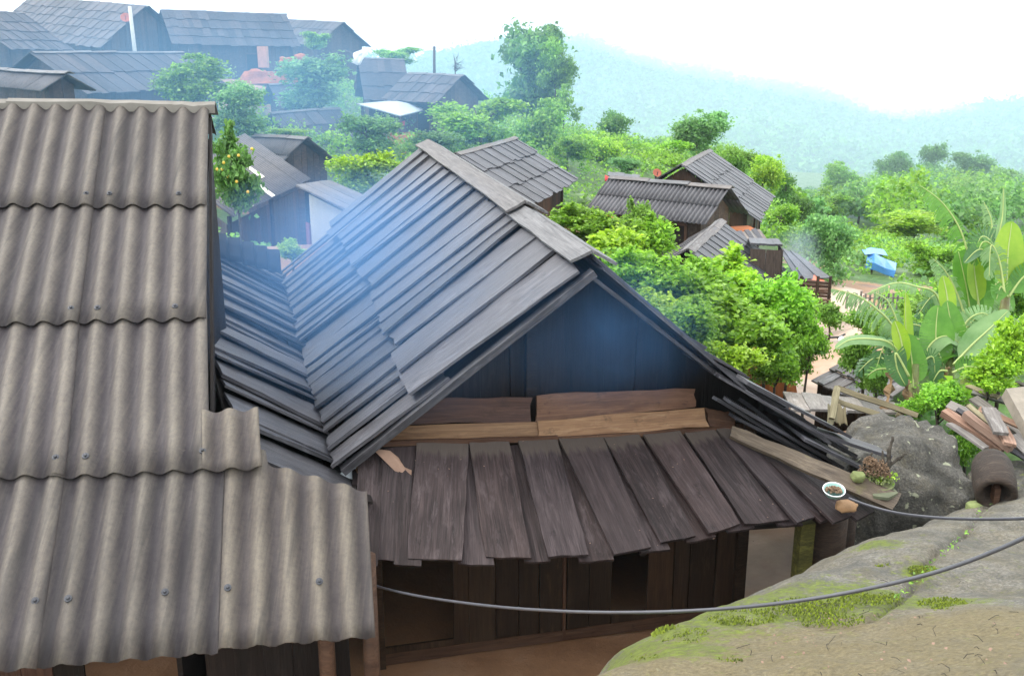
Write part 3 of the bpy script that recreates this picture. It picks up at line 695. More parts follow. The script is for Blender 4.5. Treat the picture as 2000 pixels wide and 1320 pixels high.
def blob_rock(name, c, rx, ry, rz, label, m, seed, sub=40, rough=.16, flat=.0, cover=(.0, .0, .9), cat='boulder', rot=0):
    V = []; Fc = []; nu, nv = sub, sub // 2
    for j in range(nv + 1):
        th = math.pi * j / nv
        for i in range(nu):
            ph = 2 * math.pi * i / nu; d = Vector((math.sin(th) * math.cos(ph), math.sin(th) * math.sin(ph), math.cos(th)))
            e = Vector([math.copysign(abs(q) ** .72, q) for q in d])
            r = 1 + rough * noise.fractal(d * 1.5 + Vector((seed, 0, 0)), .9, 2, 5)
            p = Vector((e.x * rx, e.y * ry, e.z * rz)) * r
            if rot: p = Matrix.Rotation(rot, 3, 'Z') @ p
            V.append(c + p)
    for j in range(nv):
        for i in range(nu):
            i2 = (i + 1) % nu; Fc.append((j * nu + i, (j + 1) * nu + i, (j + 1) * nu + i2, j * nu + i2))
    o = mobj(name, V, Fc, m, None, True); set_cover(o, lambda co: np.tile(np.array(cover), (len(co), 1))); return tag(o, label, cat)
c = P(1745, 955, 8.25)
blob_rock('boulder', Vector((c.x, c.y + .1, c.z - .25)), .64, .62, .70, 'rounded grey boulder with pale lichen spots behind the skirt roof corner', M['rock_dark'], 3.3, 80, .24, cover=(-.15, .05, 1.0))
c = P(1985, 940, 7.7)
blob_rock('boulder', Vector((c.x + .25, c.y + .3, c.z - .5)), .6, .5, .42, 'grey rock at the right edge behind the wooden mortar', M['rock_dark'], 8.1, 40, .2, cover=(.1, .1, .6))
# moss cushions and leaf litter on the foreground boulder
def rock_at(px, py):
    lo, hi = 2.2, 8.5; d = ray(px, py)
    ts = np.linspace(lo, hi, 400); zz = rockz_fast(d.x * ts, d.y * ts); k = np.argmax(zz > d.z * ts)
    return d * float(ts[k])
def rockz_fast(X, Y):
    return fb(X, Y)
b = MB()
for i in range(75):
    px = random.uniform(1230, 2000); py = 1100 + random.random() ** .7 * 230
    if py < 1330 - (px - 1180) * .42 + 25: continue
    p = rock_at(px, py) + Z * .012; a = random.uniform(0, math.pi); L = random.uniform(.006, .028) * (1 if random.random() < .88 else 2.0); d = Vector((math.cos(a), math.sin(a), random.uniform(-.1, .2))) * L
    b.tube([p - d, p + Vector((random.uniform(-.4, .4) * L, random.uniform(-.4, .4) * L, .006)), p + d], random.uniform(.0008, .002), 4)
tag(b.build('leaf_litter', M['twig']), 'dark twigs and pine needles littered over the foreground boulder', 'litter', kind='stuff')
b = MB()
for i in range(70):
    px = random.uniform(1300, 2000); py = random.uniform(1200, 1318)
    if py < 1330 - (px - 1180) * .42 + 25: continue
    p = rock_at(px, py) + Z * .012; r = random.uniform(.003, .009); a = random.uniform(0, 6.28)
    e1 = Vector((math.cos(a), math.sin(a), random.uniform(-.3, .3))) * r; e2 = Vector((-math.sin(a), math.cos(a), random.uniform(-.3, .3))) * r * .7
    b.add([p - e1, p - e2 * .9, p + e1 * .6 - e2 * .4, p + e1, p + e2 + Z * .004], [(0, 1, 2, 3, 4)])
tag(b.build('bark_flakes', M['thatch']), 'small pinkish bark flakes scattered on the foreground boulder', 'litter', kind='stuff')

def tuft(px, py, rx, ry, n, mb, sz=.006):
    n *= 3
    for i in range(n):
        a = random.uniform(0, 6.28); r = random.random() ** .6; p = rock_at(px + rx * r * math.cos(a), py + ry * r * math.sin(a)); s_ = sz * random.uniform(.5, 1.4)
        e = Vector((random.gauss(0, 1), random.gauss(0, 1), random.gauss(0, .5))).normalized() * s_; f = e.cross(Z).normalized() * s_ * .8
        mb.add([p - e, p + f, p + e, p - f, p + Z * s_ * random.uniform(.2, .6) + Z * .008], [(0, 1, 4), (1, 2, 4), (2, 3, 4), (3, 0, 4)])
mb = MB()
for px, py, rx, ry, n in ((1694, 1079, 16, 9, 90), (1718, 1098, 20, 9, 100), (1800, 1112, 30, 8, 60), (1450, 1205, 70, 16, 150), (1580, 1185, 90, 18, 180), (1330, 1240, 55, 18, 120), (1700, 1168, 60, 14, 130), (1840, 1180, 50, 14, 130), (1270, 1280, 40, 14, 70), (1400, 1290, 50, 10, 40), (1620, 1210, 70, 16, 80)):
    tuft(px, py, rx, ry, n, mb)
mm_ = leafm('moss_cushion', (.045, .065, .005), (.14, .185, .010), .1, .85)
tag(mb.build('moss_cushions', mm_), 'bright green moss cushions on the foreground boulder', 'moss', kind='stuff')
# ------------------------------------------------------------------ leaf-cloud tools (numpy)
def leaf_mesh(name, C, size, m, up=.35, aspect=1.8, fold=.25, seed=1, simple=False):
    r = np.random.default_rng(seed); n = len(C)
    nz = r.normal(size=(n, 3)); nz[:, 2] = np.abs(nz[:, 2]) + up; nz /= np.linalg.norm(nz, axis=1)[:, None]
    t = r.normal(size=(n, 3)); t[:, 2] -= .25; t -= nz * (t * nz).sum(1)[:, None]; t /= np.linalg.norm(t, axis=1)[:, None]
    bt = np.cross(nz, t); L = (size * r.uniform(.45, 1.45, n))[:, None]; W = L / aspect
    V = np.empty((n, 6, 3))
    V[:, 0] = C - t * L * .5; V[:, 1] = C - t * L * .08 + bt * W * .5 + nz * W * fold; V[:, 2] = C + t * L * .5 - nz * L * .08
    V[:, 3] = C - t * L * .08 - bt * W * .5 + nz * W * fold; V[:, 4] = C - t * L * .06; V[:, 5] = V[:, 2]
    V = V[:, :5]
    idx = np.arange(n)[:, None] * 5
    Fc = np.concatenate([idx + np.array([[0, 4, 2, 1]]), idx + np.array([[0, 3, 2, 4]])], 0); nv = n * 5
    if simple: V = V[:, :4]; Fc = np.arange(n)[:, None] * 4 + np.array([[0, 3, 2, 1]]); nv = n * 4
    me = bpy.data.meshes.new(name); nf = len(Fc)
    me.vertices.add(nv); me.vertices.foreach_set('co', V.reshape(-1)); me.loops.add(nf * 4); me.loops.foreach_set('vertex_index', Fc.reshape(-1).astype(np.int32))
    me.polygons.add(nf); me.polygons.foreach_set('loop_start', np.arange(0, nf * 4, 4, dtype=np.int32)); me.polygons.foreach_set('loop_total', np.full(nf, 4, np.int32))
    me.materials.append(m); me.update(); me.validate(); return me
def crown_pts(n, clumps, seed, shape='round', spread=.24, shoots=0):
    r = np.random.default_rng(seed); nl = int(r.integers(8, 13))
    L = []; 
    for i in range(nl):          # big uneven lobes
        while True:
            p = r.uniform(-1, 1, 3)
            if .25 < np.linalg.norm(p) < .74: break
        L.append((p * np.array([1, 1, .95]), r.uniform(.24, .5)))
    w_ = np.array([q[1] ** 1.6 for q in L]); w_ /= w_.sum(); cc = []
    for i in range(clumps):      # twigs' leaf clumps on the lobes
        p, rad = L[r.choice(nl, p=w_)]; d = r.normal(size=3); d /= np.linalg.norm(d); d[2] = d[2] * .8 + .1; cc.append(p + d * rad * r.uniform(.55, 1.08))
    cc = np.array(cc); k = r.integers(0, clumps, n); sz = r.uniform(.5, 1.5, clumps)
    q = r.normal(size=(n, 3)) * .55; out = cc[k] + q * (spread * sz[k])[:, None] * np.array([1, 1, .6])
    if shoots:
        ns = int(n * .09); b = r.integers(0, clumps, shoots); b0 = cc[b] * .85; b0[:, 2] = np.abs(b0[:, 2]); b1 = b0 * 1.1 + np.stack([r.normal(0, .15, shoots), r.normal(0, .15, shoots), r.uniform(.2, .6, shoots)], 1)
        w_ = r.integers(0, shoots, ns); t = r.random(ns)[:, None]; out[:ns] = b0[w_] * (1 - t) + b1[w_] * t + r.normal(0, .05, (ns, 3))
    return out, cc
def trunk_obj(root, Mc, cc, c, gz_, r0, limbs=10):
    b = MB(); top = Mc @ Vector((random.uniform(-.1, .1), random.uniform(-.1, .1), .3)); base = Vector((c.x + random.uniform(-.1, .1) * r0 * 5, c.y, gz_ - .15))
    k1 = base.lerp(c, .55) + Vector((random.uniform(-1, 1), random.uniform(-1, 1), 0)) * r0 * 1.2; k2 = c.lerp(base, .12)
    b.tube([base, k1, k2, top], [r0, r0 * .8, r0 * .55, r0 * .2], 7)
    for i in range(limbs):
        e = Mc @ (Vector(cc[random.randrange(len(cc))]) * .9); s_ = k1.lerp(k2, random.uniform(.55, 1)) if random.random() < .6 else k2.lerp(top, random.random() * .6)
        b.tube([s_, s_.lerp(e, .5) + Z * r0, e], [r0 * .42, r0 * .26, r0 * .08], 5)
    b.build('trunk', M['bark'], root, True)
pts_ = []
for k in range(70):
    t = random.random(); a_, b_2 = ((1932, 990), (1880, 1050)), ((1880, 1050), (1745, 1180)); sg = a_ if random.random() < .25 else b_2
    p_ = rock_at(sg[0][0] * (1 - t) + sg[1][0] * t + random.gauss(0, 6), sg[0][1] * (1 - t) + sg[1][1] * t + random.gauss(0, 4)); pts_.append(tuple(p_ + Z * random.uniform(.015, .04)))
tag(add('crack_herbs', leaf_mesh('crack_herbs', np.array(pts_), .024, M['leaf_mid'], seed=3)), 'small green herbs growing along the crack in the foreground boulder', 'herbs', kind='stuff')
mb = MB()
for i in range(60):
    px = random.uniform(760, 1560); py = random.uniform(890, 1060); T_a = gp(px, 868, -.03); B_a = onz(px + (px - 800) * .14, 1090, EZ); f_ = random.random(); p = T_a.lerp(B_a, f_) + Z * .085
    r = random.uniform(.003, .008); a = random.uniform(0, 6.28); e1 = Vector((math.cos(a), math.sin(a), -.3)) * r; e2 = Vector((-math.sin(a), math.cos(a), .1)) * r * .6
    mb.add([p - e1, p - e2, p + e1, p + e2, p + Z * .003], [(0, 1, 4), (1, 2, 4), (2, 3, 4), (3, 0, 4)])
tag(mb.build('roof_debris', M['palewood']), 'tiny pale leaf scraps lying on the skirt roof', 'litter', kind='stuff')
CROWN = {}
def proto(key, n, clumps, size, mat_, seed, shape='round', spread=.24, aspect=1.8, shoots=0):
    pts, cc = crown_pts(n, clumps, seed, shape, spread, shoots)
    CROWN[key] = (leaf_mesh('crown_' + key, pts, size, M[mat_], seed=seed, aspect=aspect), cc)
for sfx, mt in (('bright', 'leaf_bright'), ('lime', 'leaf_lime'), ('mid', 'leaf_mid'), ('dark', 'leaf_dark'), ('blue', 'leaf_blue')):
    proto('near_' + sfx, 6500, 110, .145, mt, 11 + len(sfx), spread=.24, aspect=1.6, shoots=8)
    proto('near2_' + sfx, 6000, 90, .155, mt, 31 + len(sfx), spread=.26, aspect=1.6, shoots=6)
    proto('mid_' + sfx, 8000, 150, .105, mt, 51 + len(sfx), spread=.20, aspect=1.5)
    proto('midb_' + sfx, 8000, 130, .105, mt, 151 + len(sfx), spread=.22, aspect=1.5)
    proto('far_' + sfx, 1500, 45, .13, mt, 91 + len(sfx), spread=.2, aspect=1.4)
TREES = []
def tree(name, label, px, py, D, wpx, hpx, kind, base_z=None, group=None, cat='tree'):
    TREES.append((name, label, px, py, D, wpx, hpx, kind, base_z, group, cat))

# ------------------------------------------------------------------ houses of the village
def joined(parts, name, m, parent, smooth=False):
    mb = MB()
    for V, Fc in parts: mb.add(V, Fc)
    o = mb.build(name, m, parent, smooth); return o
def gable(name, label, r0, r1, epy, end, slope, kind, h, nc=3, bw=.34, sep=False, wallm='farwall', roofm='farshingle', over=.35, cat='house', yard=True, back=1.0, cap=True):
    R0, R1 = P(*r0), P(*r1)
    r = (R1 - R0); L = r.length; rd = r.normalized(); rh = Vector((r.x, r.y, 0)).normalized()
    p = Vector((rh.y, -rh.x, 0))
    if p.y > 0 and abs(p.x) < .8: p = -p
    tn = math.tan(math.radians(slope)); Re = R1 if end else R0
    lo, hi = .2, 9.0
    for _ in range(40):
        w_ = (lo + hi) / 2; q = Re + p * w_ - Z * w_ * tn
        if proj(q)[1] < epy: lo = w_
        else: hi = w_
    W = w_
    mid = (R0 + R1) / 2; ez = mid.z - W * tn; gz0 = ez - h
    root = thing(name, label, cat, (mid.x, mid.y, gz0))
    for side in (1, -1):
        wd = W if side > 0 else W * back
        d = (p * side * wd - Z * wd * tn); n = rd.cross(d).normalized(); n = n if n.z > 0 else -n
        if kind == 'shingle':
            parts = []
            for c in range(nc):
                t0 = c / nc - (.04 if c else 0); t1 = (c + 1) / nc + .03
                x = -.01; i = 0
                while x < 1:
                    bwid = bw * random.uniform(.7, 1.25) / L; up = .014 * (i % 2) + (nc - c) * .016
                    jt = random.uniform(-.02, .02)
                    f = lambda s_, t, l: R0 + r * s_ + d * t + n * l
                    pp = (f(min(1.01, x + bwid + .02 / L), t0, up), f(x - .02 / L, t0, up), f(x - .02 / L, t1 + jt, up + .018), f(min(1.01, x + bwid + .02 / L), t1 + jt, up + .018))
                    if sep and side > 0: board('shingle', *pp, .02, M['shingle'], root, nx=2, ny=1, rag=.02, jit=.01)
                    else:
                        V, Fc, _m = board_geo(*pp, .02, nx=1, ny=1, rag=.02, jit=.01); parts.append((V, Fc))
                    x += bwid; i += 1
            if parts:
                o = joined(parts, 'shingles', M[roofm], root)
                if len(parts) > 4: o['kind'] = 'stuff'
        else:
            ncol = max(1, round(L / 1.0)); nr = nc
            for c in range(ncol):
                for rr in range(nr):
                    fn = lambda k, t: R0 + rd * (k * .115) + d * t
                    kk = L / .115 / ncol
                    corr('sheet', fn, n, c * kk - .1, (c + 1) * kk + .1, rr / nr - (.03 if rr else 0), (rr + 1) / nr + .01, M[kind], root, per=6, nt_=1, amp=.022, th=.008,
                         lift=lambda t, rr=rr, c=c: (nr - rr) * .02 + .006 * (c % 2))
    if cap:
        up = Z * .075
        for k in range(max(1, round(L / 1.1))):
            n_ = max(1, round(L / 1.1)); a = R0 + r * (k / n_) + up; b = R0 + r * ((k + 1) / n_ + .02) + up + Z * random.uniform(-.01, .03)
            for sgn in (1, -1):
                e = p * sgn * .12 - Z * .12 * tn * .8
                if sgn > 0: board('ridge_board', a + e, a, b, b + e, .02, M['greywood2'], root, nx=1, ny=1)
                else: board('ridge_board', a, a + e, b + e, b, .02, M['greywood2'], root, nx=1, ny=1)
    # plank walls
    ins = over; wv = W - over; lv = L / 2 - over
    def zat(along, across):   # roof underside
        return mid.z + rd.z * along - abs(across) * tn - .06
    cz = lambda al, ac, z: Vector((mid.x, mid.y, 0)) + rh * al + p * ac + Z * z
    parts = []
    def wallrun(a0, a1, const, along):
        x = a0
        while x < a1 - .02:
            y = min(a1, x + random.uniform(.18, .3))
            if along: q = (cz(x, const, zat(x, const)), cz(y - .01, const, zat(y, const)), cz(y - .01, const, gz0 - .3), cz(x, const, gz0 - .3))
            else: q = (cz(const, x, zat(const, x)), cz(const, y - .01, zat(const, y)), cz(const, y - .01, gz0 - .3), cz(const, x, gz0 - .3))
            if sep and (along and const > 0 or (not along)):
                board('wall_plank', *q, .02, M['brown' if random.random() < .5 else 'wallwood'], root, nx=1, ny=1)
            else:
                V, Fc, _ = board_geo(*q, .02, nx=1, ny=1); parts.append((V, Fc))
            x = y
    wallrun(-lv, lv, wv, True); wallrun(-lv, lv, -wv, True)
    for e in (-lv, lv):
        wallrun(-wv, 0, e, False); wallrun(0, wv, e, False)
    if parts:
        o = joined(parts, 'wall', M[wallm], root)
    if L > 3 and h > 1.3:
        for nm, al0, al1, z0, z1 in (('door', lv * .15, lv * .15 + .8, gz0 + .02, gz0 + min(1.5, h - .1)), ('window', -lv * .6, -lv * .6 + .6, gz0 + h * .4, gz0 + h * .75)):
            q = (cz(al0, wv + .035, z1), cz(al1, wv + .035, z1), cz(al1, wv + .035, z0), cz(al0, wv + .035, z0)); dv = board(nm, *q, .03, M['sooty'], root, nx=1, ny=1)  # dark panels put in for the shade inside the openings
            for e0_, e1_ in ((0, 1), (1, 2), (3, 0)): fr_ = plank('frame', q[e0_] + p * .04, q[e1_] + p * .04, .07, .03, M['brown'], dv, up=p, nx=1, ny=1)
    for sx in (-lv - .02, lv + .02):
        q = cz(sx, wv + .02, 0); mb = MB(); mb.box(Vector((q.x, q.y, (zat(sx, wv) + gz0 - .3) / 2)), rh * .05, p * .05, Z * abs(zat(sx, wv) - gz0 + .3) / 2); mb.build('post', M['wallwood'], root)
    for al in (-lv, 0, lv):
        for ac in (-wv, wv): q = cz(al, ac, gz0); CTRL.append((q.x, q.y, gz0))
    NOGROW.append((mid.x, mid.y, max(L / 2, W) + .3))
    for f in (-.35, 0, .35): NOGROW.append(((mid + rh * L * f).x, (mid + rh * L * f).y, W + .2))
    if yard: YARD.append((mid.x + p.x * W, mid.y + p.y * W, W * .9))
    return root
gable('shingled_cottage', 'long hazy shingled house at the top left corner of the village', (-90, 20, 39), (42, 29, 43), 99, 1, 34, 'shingle', 1.8, 4)
gable('shingled_cottage', 'big hazy shingled house behind the pale pole at top left', (65, -3, 54), (286, 15, 48), 93, 1, 36, 'shingle', 1.8, 5)
gable('shingled_cottage', 'wide shingled house above the red earth bank', (316, 22, 49), (556, 31, 52), 92, 1, 36, 'shingle', 1.9, 4)
gable('shingled_cottage', 'farthest grey roofed house on the ridge with a dark gable', (560, 40, 66), (670, 46, 61), 90, 1, 36, 'shingle', 2.0, 3)
gable('plain_roofed_house', 'plain grey roofed house with dark gable just above the corrugated roof ridge', (62, 106, 30), (352, 106, 36), 184, 0, 30, 'shingle', 1.4, 2, bw=.3)
gable('small_tin_house', 'low house with ribbed roof and dark gable at the left edge', (-80, 134, 27), (131, 148, 22.5), 180, 1, 30, 'fibro_far', 1.2, 1)
gable('shingled_cottage', 'old shingled house behind the round tree, beside the tin awning', (700, 116, 46), (788, 119, 46.5), 197, 1, 35, 'shingle', 1.5, 3)
gable('shingled_cottage', 'small shingled house with dark gable just right of the tin awning', (798, 146, 43), (905, 150, 40.5), 202, 1, 35, 'shingle', 1.4, 3)
gable('shingled_hut', 'hazy bluish hut roof below the round tree', (528, 224, 35), (660, 214, 37), 266, 1, 34, 'shingle', 1.3, 2)
gable('shingled_hut', 'hut roof half hidden on the left of the round tree', (525, 168, 41), (610, 166, 42), 206, 1, 34, 'shingle', 1.3, 2)
gable('corrugated_hut', 'small corrugated hut with steep ribbed roof beside the fruit tree', (498, 268, 27.5), (600, 273, 25.5), 340, 1, 36, 'fibro_far', 1.0, 2)
gable('shingled_cottage', 'grey roofed house just behind the ridge of the smoking house', (890, 306, 21), (1003, 275, 25.5), 352, 1, 30, 'shingle', 1.2, 3, sep=True)
gable('corrugated_house', 'long house with purple grey corrugated roof in the middle of the village', (1192, 350, 24.5), (1425, 371, 22.5), 440, 1, 33, 'fibro_far', 1.6, 2)
gable('shingled_cottage', 'dark shingled house with plank gable behind the long corrugated roof', (1330, 327, 26), (1385, 297, 31.5), 383, 1, 33, 'shingle', 1.6, 3, sep=True)
gable('shingled_cottage', 'shingled house with pale ridge boards rising above the orchard', (1343, 495, 16.5), (1407, 438, 20.5), 545, 1, 34, 'shingle', 1.4, 3, sep=True, bw=.3)

def quadroof(root, TL, TR, BR, BL, m, n, nc=1, th=.02, lift=.02, name='shingle'):
    for c in range(nc):
        t0, t1 = c / nc, (c + 1) / nc + (.04 if c < nc - 1 else 0)
        nn = (TR - TL).cross(BL - TL).normalized(); nn = nn if nn.z > 0 else -nn
        for i in range(n):
            f = lambda s_, t: (TL * (1 - s_) + TR * s_) * (1 - t) + (BL * (1 - s_) + BR * s_) * t
            a, b = i / n - .004, (i + 1) / n + .004; u = nn * (lift * (i % 2) + (nc - c) * .02)
            jt = random.uniform(-.02, .02)
            board(name, f(b, t0) + u, f(a, t0) + u, f(a, t1 + jt) + u + nn * .02, f(b, t1 + jt) + u + nn * .02, th, m, root, nx=2, ny=1, jit=.006, rag=.012)
def plankwall(root, A, B, zb, m, wd=.22, topfn=None, name='wall_plank', gap=.01):
    L = (B - A).length; n = max(1, round(L / wd))
    for i in range(n):
        a, b = A.lerp(B, i / n), A.lerp(B, (i + 1) / n - gap / L)
        board(name, a, b, Vector((b.x, b.y, zb)), Vector((a.x, a.y, zb)), .02, M[m] if isinstance(m, str) else M[random.choice(m)], root, nx=1, ny=1)
# shed with pale skylight strips
TL, TR, BR, BL = P(330, 330, 20.5), P(478, 262, 26), P(607, 351, 23), P(455, 425, 18.2)
sd_ = thing('plank_shed', 'plank shed with pale skylight strips in its roof beside the yellow fruit tree', 'shed', (BL.x, BL.y, BL.z - 1.6))
nn = (TR - TL).cross(BL - TL).normalized(); nn = nn if nn.z > 0 else -nn
for i in range(6):
    f = lambda s_, t: (TL * (1 - s_) + TR * s_) * (1 - t) + (BL * (1 - s_) + BR * s_) * t
    fn = lambda k, t, i=i: f(k / 36, t)
    corr('sheet', fn, nn, i * 6 - .1, i * 6 + 6.1, 0, 1, M['fibro_far'], sd_, per=6, nt_=2, amp=.012, lift=lambda t, i=i: .01 * (i % 2))
for s0, a, b in ((.18, .55, 1.0), (.44, .42, 1.0), (.56, .40, .72)):
    board('skylight_strip', f(s0 + .045, a) + nn * .03, f(s0, a) + nn * .03, f(s0, b) + nn * .03, f(s0 + .045, b) + nn * .03, .01, M['strip'], sd_, nx=2, ny=1)
ins = (TL - BL).normalized() * .35
plankwall(sd_, BL + ins - Z * .25, BR + ins - Z * .25, BL.z - 1.7, ('brown', 'farwall', 'redbrown', 'wallwood'), .2)
plankwall(sd_, BL + ins - Z * .25, TL - Z * .25, BL.z - 1.7, ('brown', 'farwall'), .25)
for s_ in (.02, .5, .98):
    q = BL.lerp(BR, s_) + ins * .8; mb = MB(); mb.tube([Vector((q.x, q.y, BL.z - 1.8)), q - Z * .08], .05, 6); mb.build('post', M['wallwood'], sd_)
c = (TL + BR) / 2; NOGROW.append((c.x, c.y, 3.6)); CTRL += [(q.x, q.y, BL.z - 1.6) for q in (BL, BR, TL, TR)]; YARD.append((BR.x, BR.y - 1.5, 2.4))
# whitewashed store
TL, TR, BR, BL = P(578, 366, 17.6), P(642, 356, 20.2), P(724, 394, 18.6), P(690, 424, 15.8)
ws = thing('whitewashed_store', 'small store with bare white wall and flat grey roof behind the shingle roof', 'shed', (BL.x, BL.y, BL.z - 1.5))
quadroof(ws, TL, TR, BR, BL, M['greywood2'], 5, 1, .03, .006, 'roof_sheet')
wa, wb = TL + (BL - TL) * .16 + (TR - TL) * .12 - Z * .06, BL + (TR - TL) * .12 - Z * .06
def wallslab(root, a, b, z0, m, th=.12, name='wall'):
    d = (b - a); n = Vector((-d.y, d.x, 0)).normalized() * th
    V = [a, b, Vector((b.x, b.y, z0)), Vector((a.x, a.y, z0))]; V += [v + n for v in V]
    return mobj(name, V, [(0, 1, 2, 3), (7, 6, 5, 4), (0, 4, 5, 1), (1, 5, 6, 2), (2, 6, 7, 3), (3, 7, 4, 0)], m, root)
zb_ = P(600, 486, 17).z - .2
wallslab(ws, wa, wb, zb_, M['white_wall']); wallslab(ws, wb, BR - Z * .08, zb_, M['white_wall'])
dl = wa + (wa - wb).normalized() * .16
board('door', dl - Z * .55, wa - Z * .55 + VV * 0 , Vector((wa.x, wa.y, zb_)), Vector((dl.x, dl.y, zb_)), .03, M['maroon'], ws, nx=2, ny=1)
wallslab(ws, dl + VV * .5, TR - Z * .1, zb_, M['farwall'])
NOGROW.append((ws.location.x, ws.location.y + .6, 2.2)); CTRL += [(q.x, q.y, zb_) for q in (TL, BL, BR, TR)]
# tin awning with posts and a red clay terrace
aw = thing('tin_awning', 'pale blue tin awning on posts above the red clay terrace', 'awning', tuple(P(770, 265, 39)))
T = [P(697, 203, 38.5), P(772, 196, 43), P(852, 209, 42.5), P(782, 226, 37.5)]
n = (T[1] - T[0]).cross(T[3] - T[0]).normalized(); n = n if n.z > 0 else -n
V = T + [(T[0] + T[2]) / 2 + Z * .15]; V += [v - n * .04 for v in V]
mobj('tin_sheet', V, [(0, 4, 1), (1, 4, 2), (2, 4, 3), (3, 4, 0), (5, 6, 9), (6, 7, 9), (7, 8, 9), (8, 5, 9), (0, 1, 6, 5), (1, 2, 7, 6), (2, 3, 8, 7), (3, 0, 5, 8)], M['tin'], aw)
zt = P(800, 268, 38.5).z
for q in T:
    mb = MB(); q2 = q.lerp((T[0] + T[2]) / 2, .12); mb.tube([Vector((q2.x, q2.y, zt - .3)), q2 - Z * .05], .06, 6); mb.build('post', M['brown'], aw)
c = (T[0] + T[2]) / 2
wallslab(aw, T[1] - Z * .2 + Vector((-1.2, 0, 0)), T[2] - Z * .2, zt - .3, M['sooty'])
tr = P(812, 280, 38)
def clay_bank(label, px, py, D, wx, wy, hh, seed):
    c = P(px, py, D); V = []; Fc = []; n = 22
    for j in range(7):
        f = j / 6
        for i in range(n):
            a = 2 * math.pi * i / n; q = 1 + .14 * noise.noise(Vector((math.cos(a) * 1.6, math.sin(a) * 1.6, seed + f)))
            k = 1.12 - .22 * f
            V.append(c + Vector((math.cos(a) * wx * k * q, math.sin(a) * wy * k * q, -hh + hh * f + .05 * noise.noise(Vector((a * 2, f * 3, seed))))))
    for j in range(6):
        for i in range(n): Fc.append((j * n + i, j * n + (i + 1) % n, (j + 1) * n + (i + 1) % n, (j + 1) * n + i))
    Fc.append(tuple(6 * n + i for i in range(n)))
    o = mobj('clay_bank', V, Fc, M['clay'], None); NOGROW.append((c.x, c.y, max(wx, wy))); CTRL.append((c.x, c.y, c.z - hh * .8)); CTRL.append((c.x, c.y - wy * 1.3, c.z - hh * .9)); return tag(o, label, 'earth bank')
clay_bank('bare red clay terrace below the tin awning', 800, 262, 38.2, .95, 1.2, .9, 2)
clay_bank('red earth bank with rubble below the wide shingled house', 530, 140, 45, 1.5, 1.0, .55, 7)
for (x_, y_, r_, lb_) in ((560, 122, .3, 'heap of red rubble above the earth bank'), (500, 148, .4, 'lower heap of red rubble at the left of the earth bank'), (586, 112, .2, 'small heap of broken red brick beside the wide shingled house')):
    blob_rock('rubble_heap', P(x_, y_, 45.5), r_ * 1.3, r_, r_ * .7, lb_, M['clay'], x_ * .1, 24, .45, cat='rubble')
clay_bank('orange clay bank left of the long corrugated house', 1180, 428, 21, .35, .6, .7, 4)
clay_bank('orange clay bank beneath the orchard trees', 1490, 700, 13.0, .42, .6, .6, 9)
clay_bank('orange clay wall top between the shingled roofs', 1450, 446, 22.5, .32, .4, .5, 11)
mb = MB(); q = P(514, 112, 47); mb.box(q, Vector((.22, 0, 0)), Vector((0, .22, 0)), Z * .5); tag(mb.build('brick_pillar', plain('pale_brick', (.45, .24, .16), .85, .2, 4)), 'squat pale brick pillar beside the wide shingled house', 'pillar')
# poles
mb = MB(); q = P(264, 98, 40); mb.tube([q - Z * 1.2, q + Z * 1.72 + Vector((-.05, 0, 0))], [.085, .07], 8)
tag(mb.build('concrete_pole', M['concrete'], None, True), 'pale concrete pole in front of the top left roofs', 'pole')
mb = MB(); q = P(847, 140, 44); mb.tube([q - Z * 1.2, q + Z * 1.1 + Vector((.05, 0, 0))], [.08, .06], 7)
tag(mb.build('wooden_pole', M['bark'], None, True), 'grey wooden pole above the small shingled house', 'pole')
# satellite dishes
def dish(label, px, py, D, r, az_):
    c = P(px, py, D); ax = Vector((math.sin(az_) * .8, -math.cos(az_) * .8, .5)).normalized()
    d = thing('satellite_dish', label, 'satellite dish', tuple(c - Z * (r + .6)), 'red satellite dishes')
    mb = MB(); mb.lathe([(0, 0), (r * .4, .02 * r / .3), (r * .75, .09 * r / .3), (r, .17 * r / .3), (r * 1.0, .19 * r / .3), (r * .72, .11 * r / .3), (0, .025)], c, ax, 18); mb.build('dish', M['red_paint'], d, True)
    mb = MB(); mb.tube([c + ax * .02 - Z * r, c + ax * r * 1.1], .012, 5); mb.build('feed_arm', M['steel'], d)
    mb = MB(); mb.tube([c - ax * .05, c - ax * .1 - Z * .3, c - ax * .1 - Z * (r + 1.0)], .025, 6); mb.build('mast', M['steel'], d)
dish('reddish satellite dish on the roof beside the concrete pole', 246, 38, 46, .24, .3)
dish('faded red satellite dish beside the dark plank gable', 1282, 340, 27, .125, .2)
# cloths
def cloth(name, label, pts, m, cat):
    n = len(pts) // 2; V = []; Fc = []
    for i, q in enumerate(pts):
        V.append(q)
    for i in range(n - 1): Fc.append((i, i + 1, n + i + 1, n + i))
    d = Vector((0, .03, 0)); V2 = V + [v + d for v in V]; k = len(V)
    Fc = Fc + [tuple(k + i for i in f[::-1]) for f in Fc] + [(i, k + i, k + i + 1, i + 1) for i in range(n - 1)] + [(n + i, n + i + 1, k + n + i + 1, k + n + i) for i in range(n - 1)] + [(0, n, k + n, k), (n - 1, k + n - 1, k + 2 * n - 1, 2 * n - 1)]
    return tag(mobj(name, V2, Fc, m, None, True), label, cat)
cloth('hung_cloth', 'white cloth hanging on a bent branch above the round tree', [P(690, 104, 42), P(700, 100, 41.8), P(712, 95, 42), P(722, 98, 42.1), P(686, 122, 42), P(698, 128, 41.8), P(704, 126, 42), P(708, 118, 42.1)], M['whitecloth'], 'cloth')
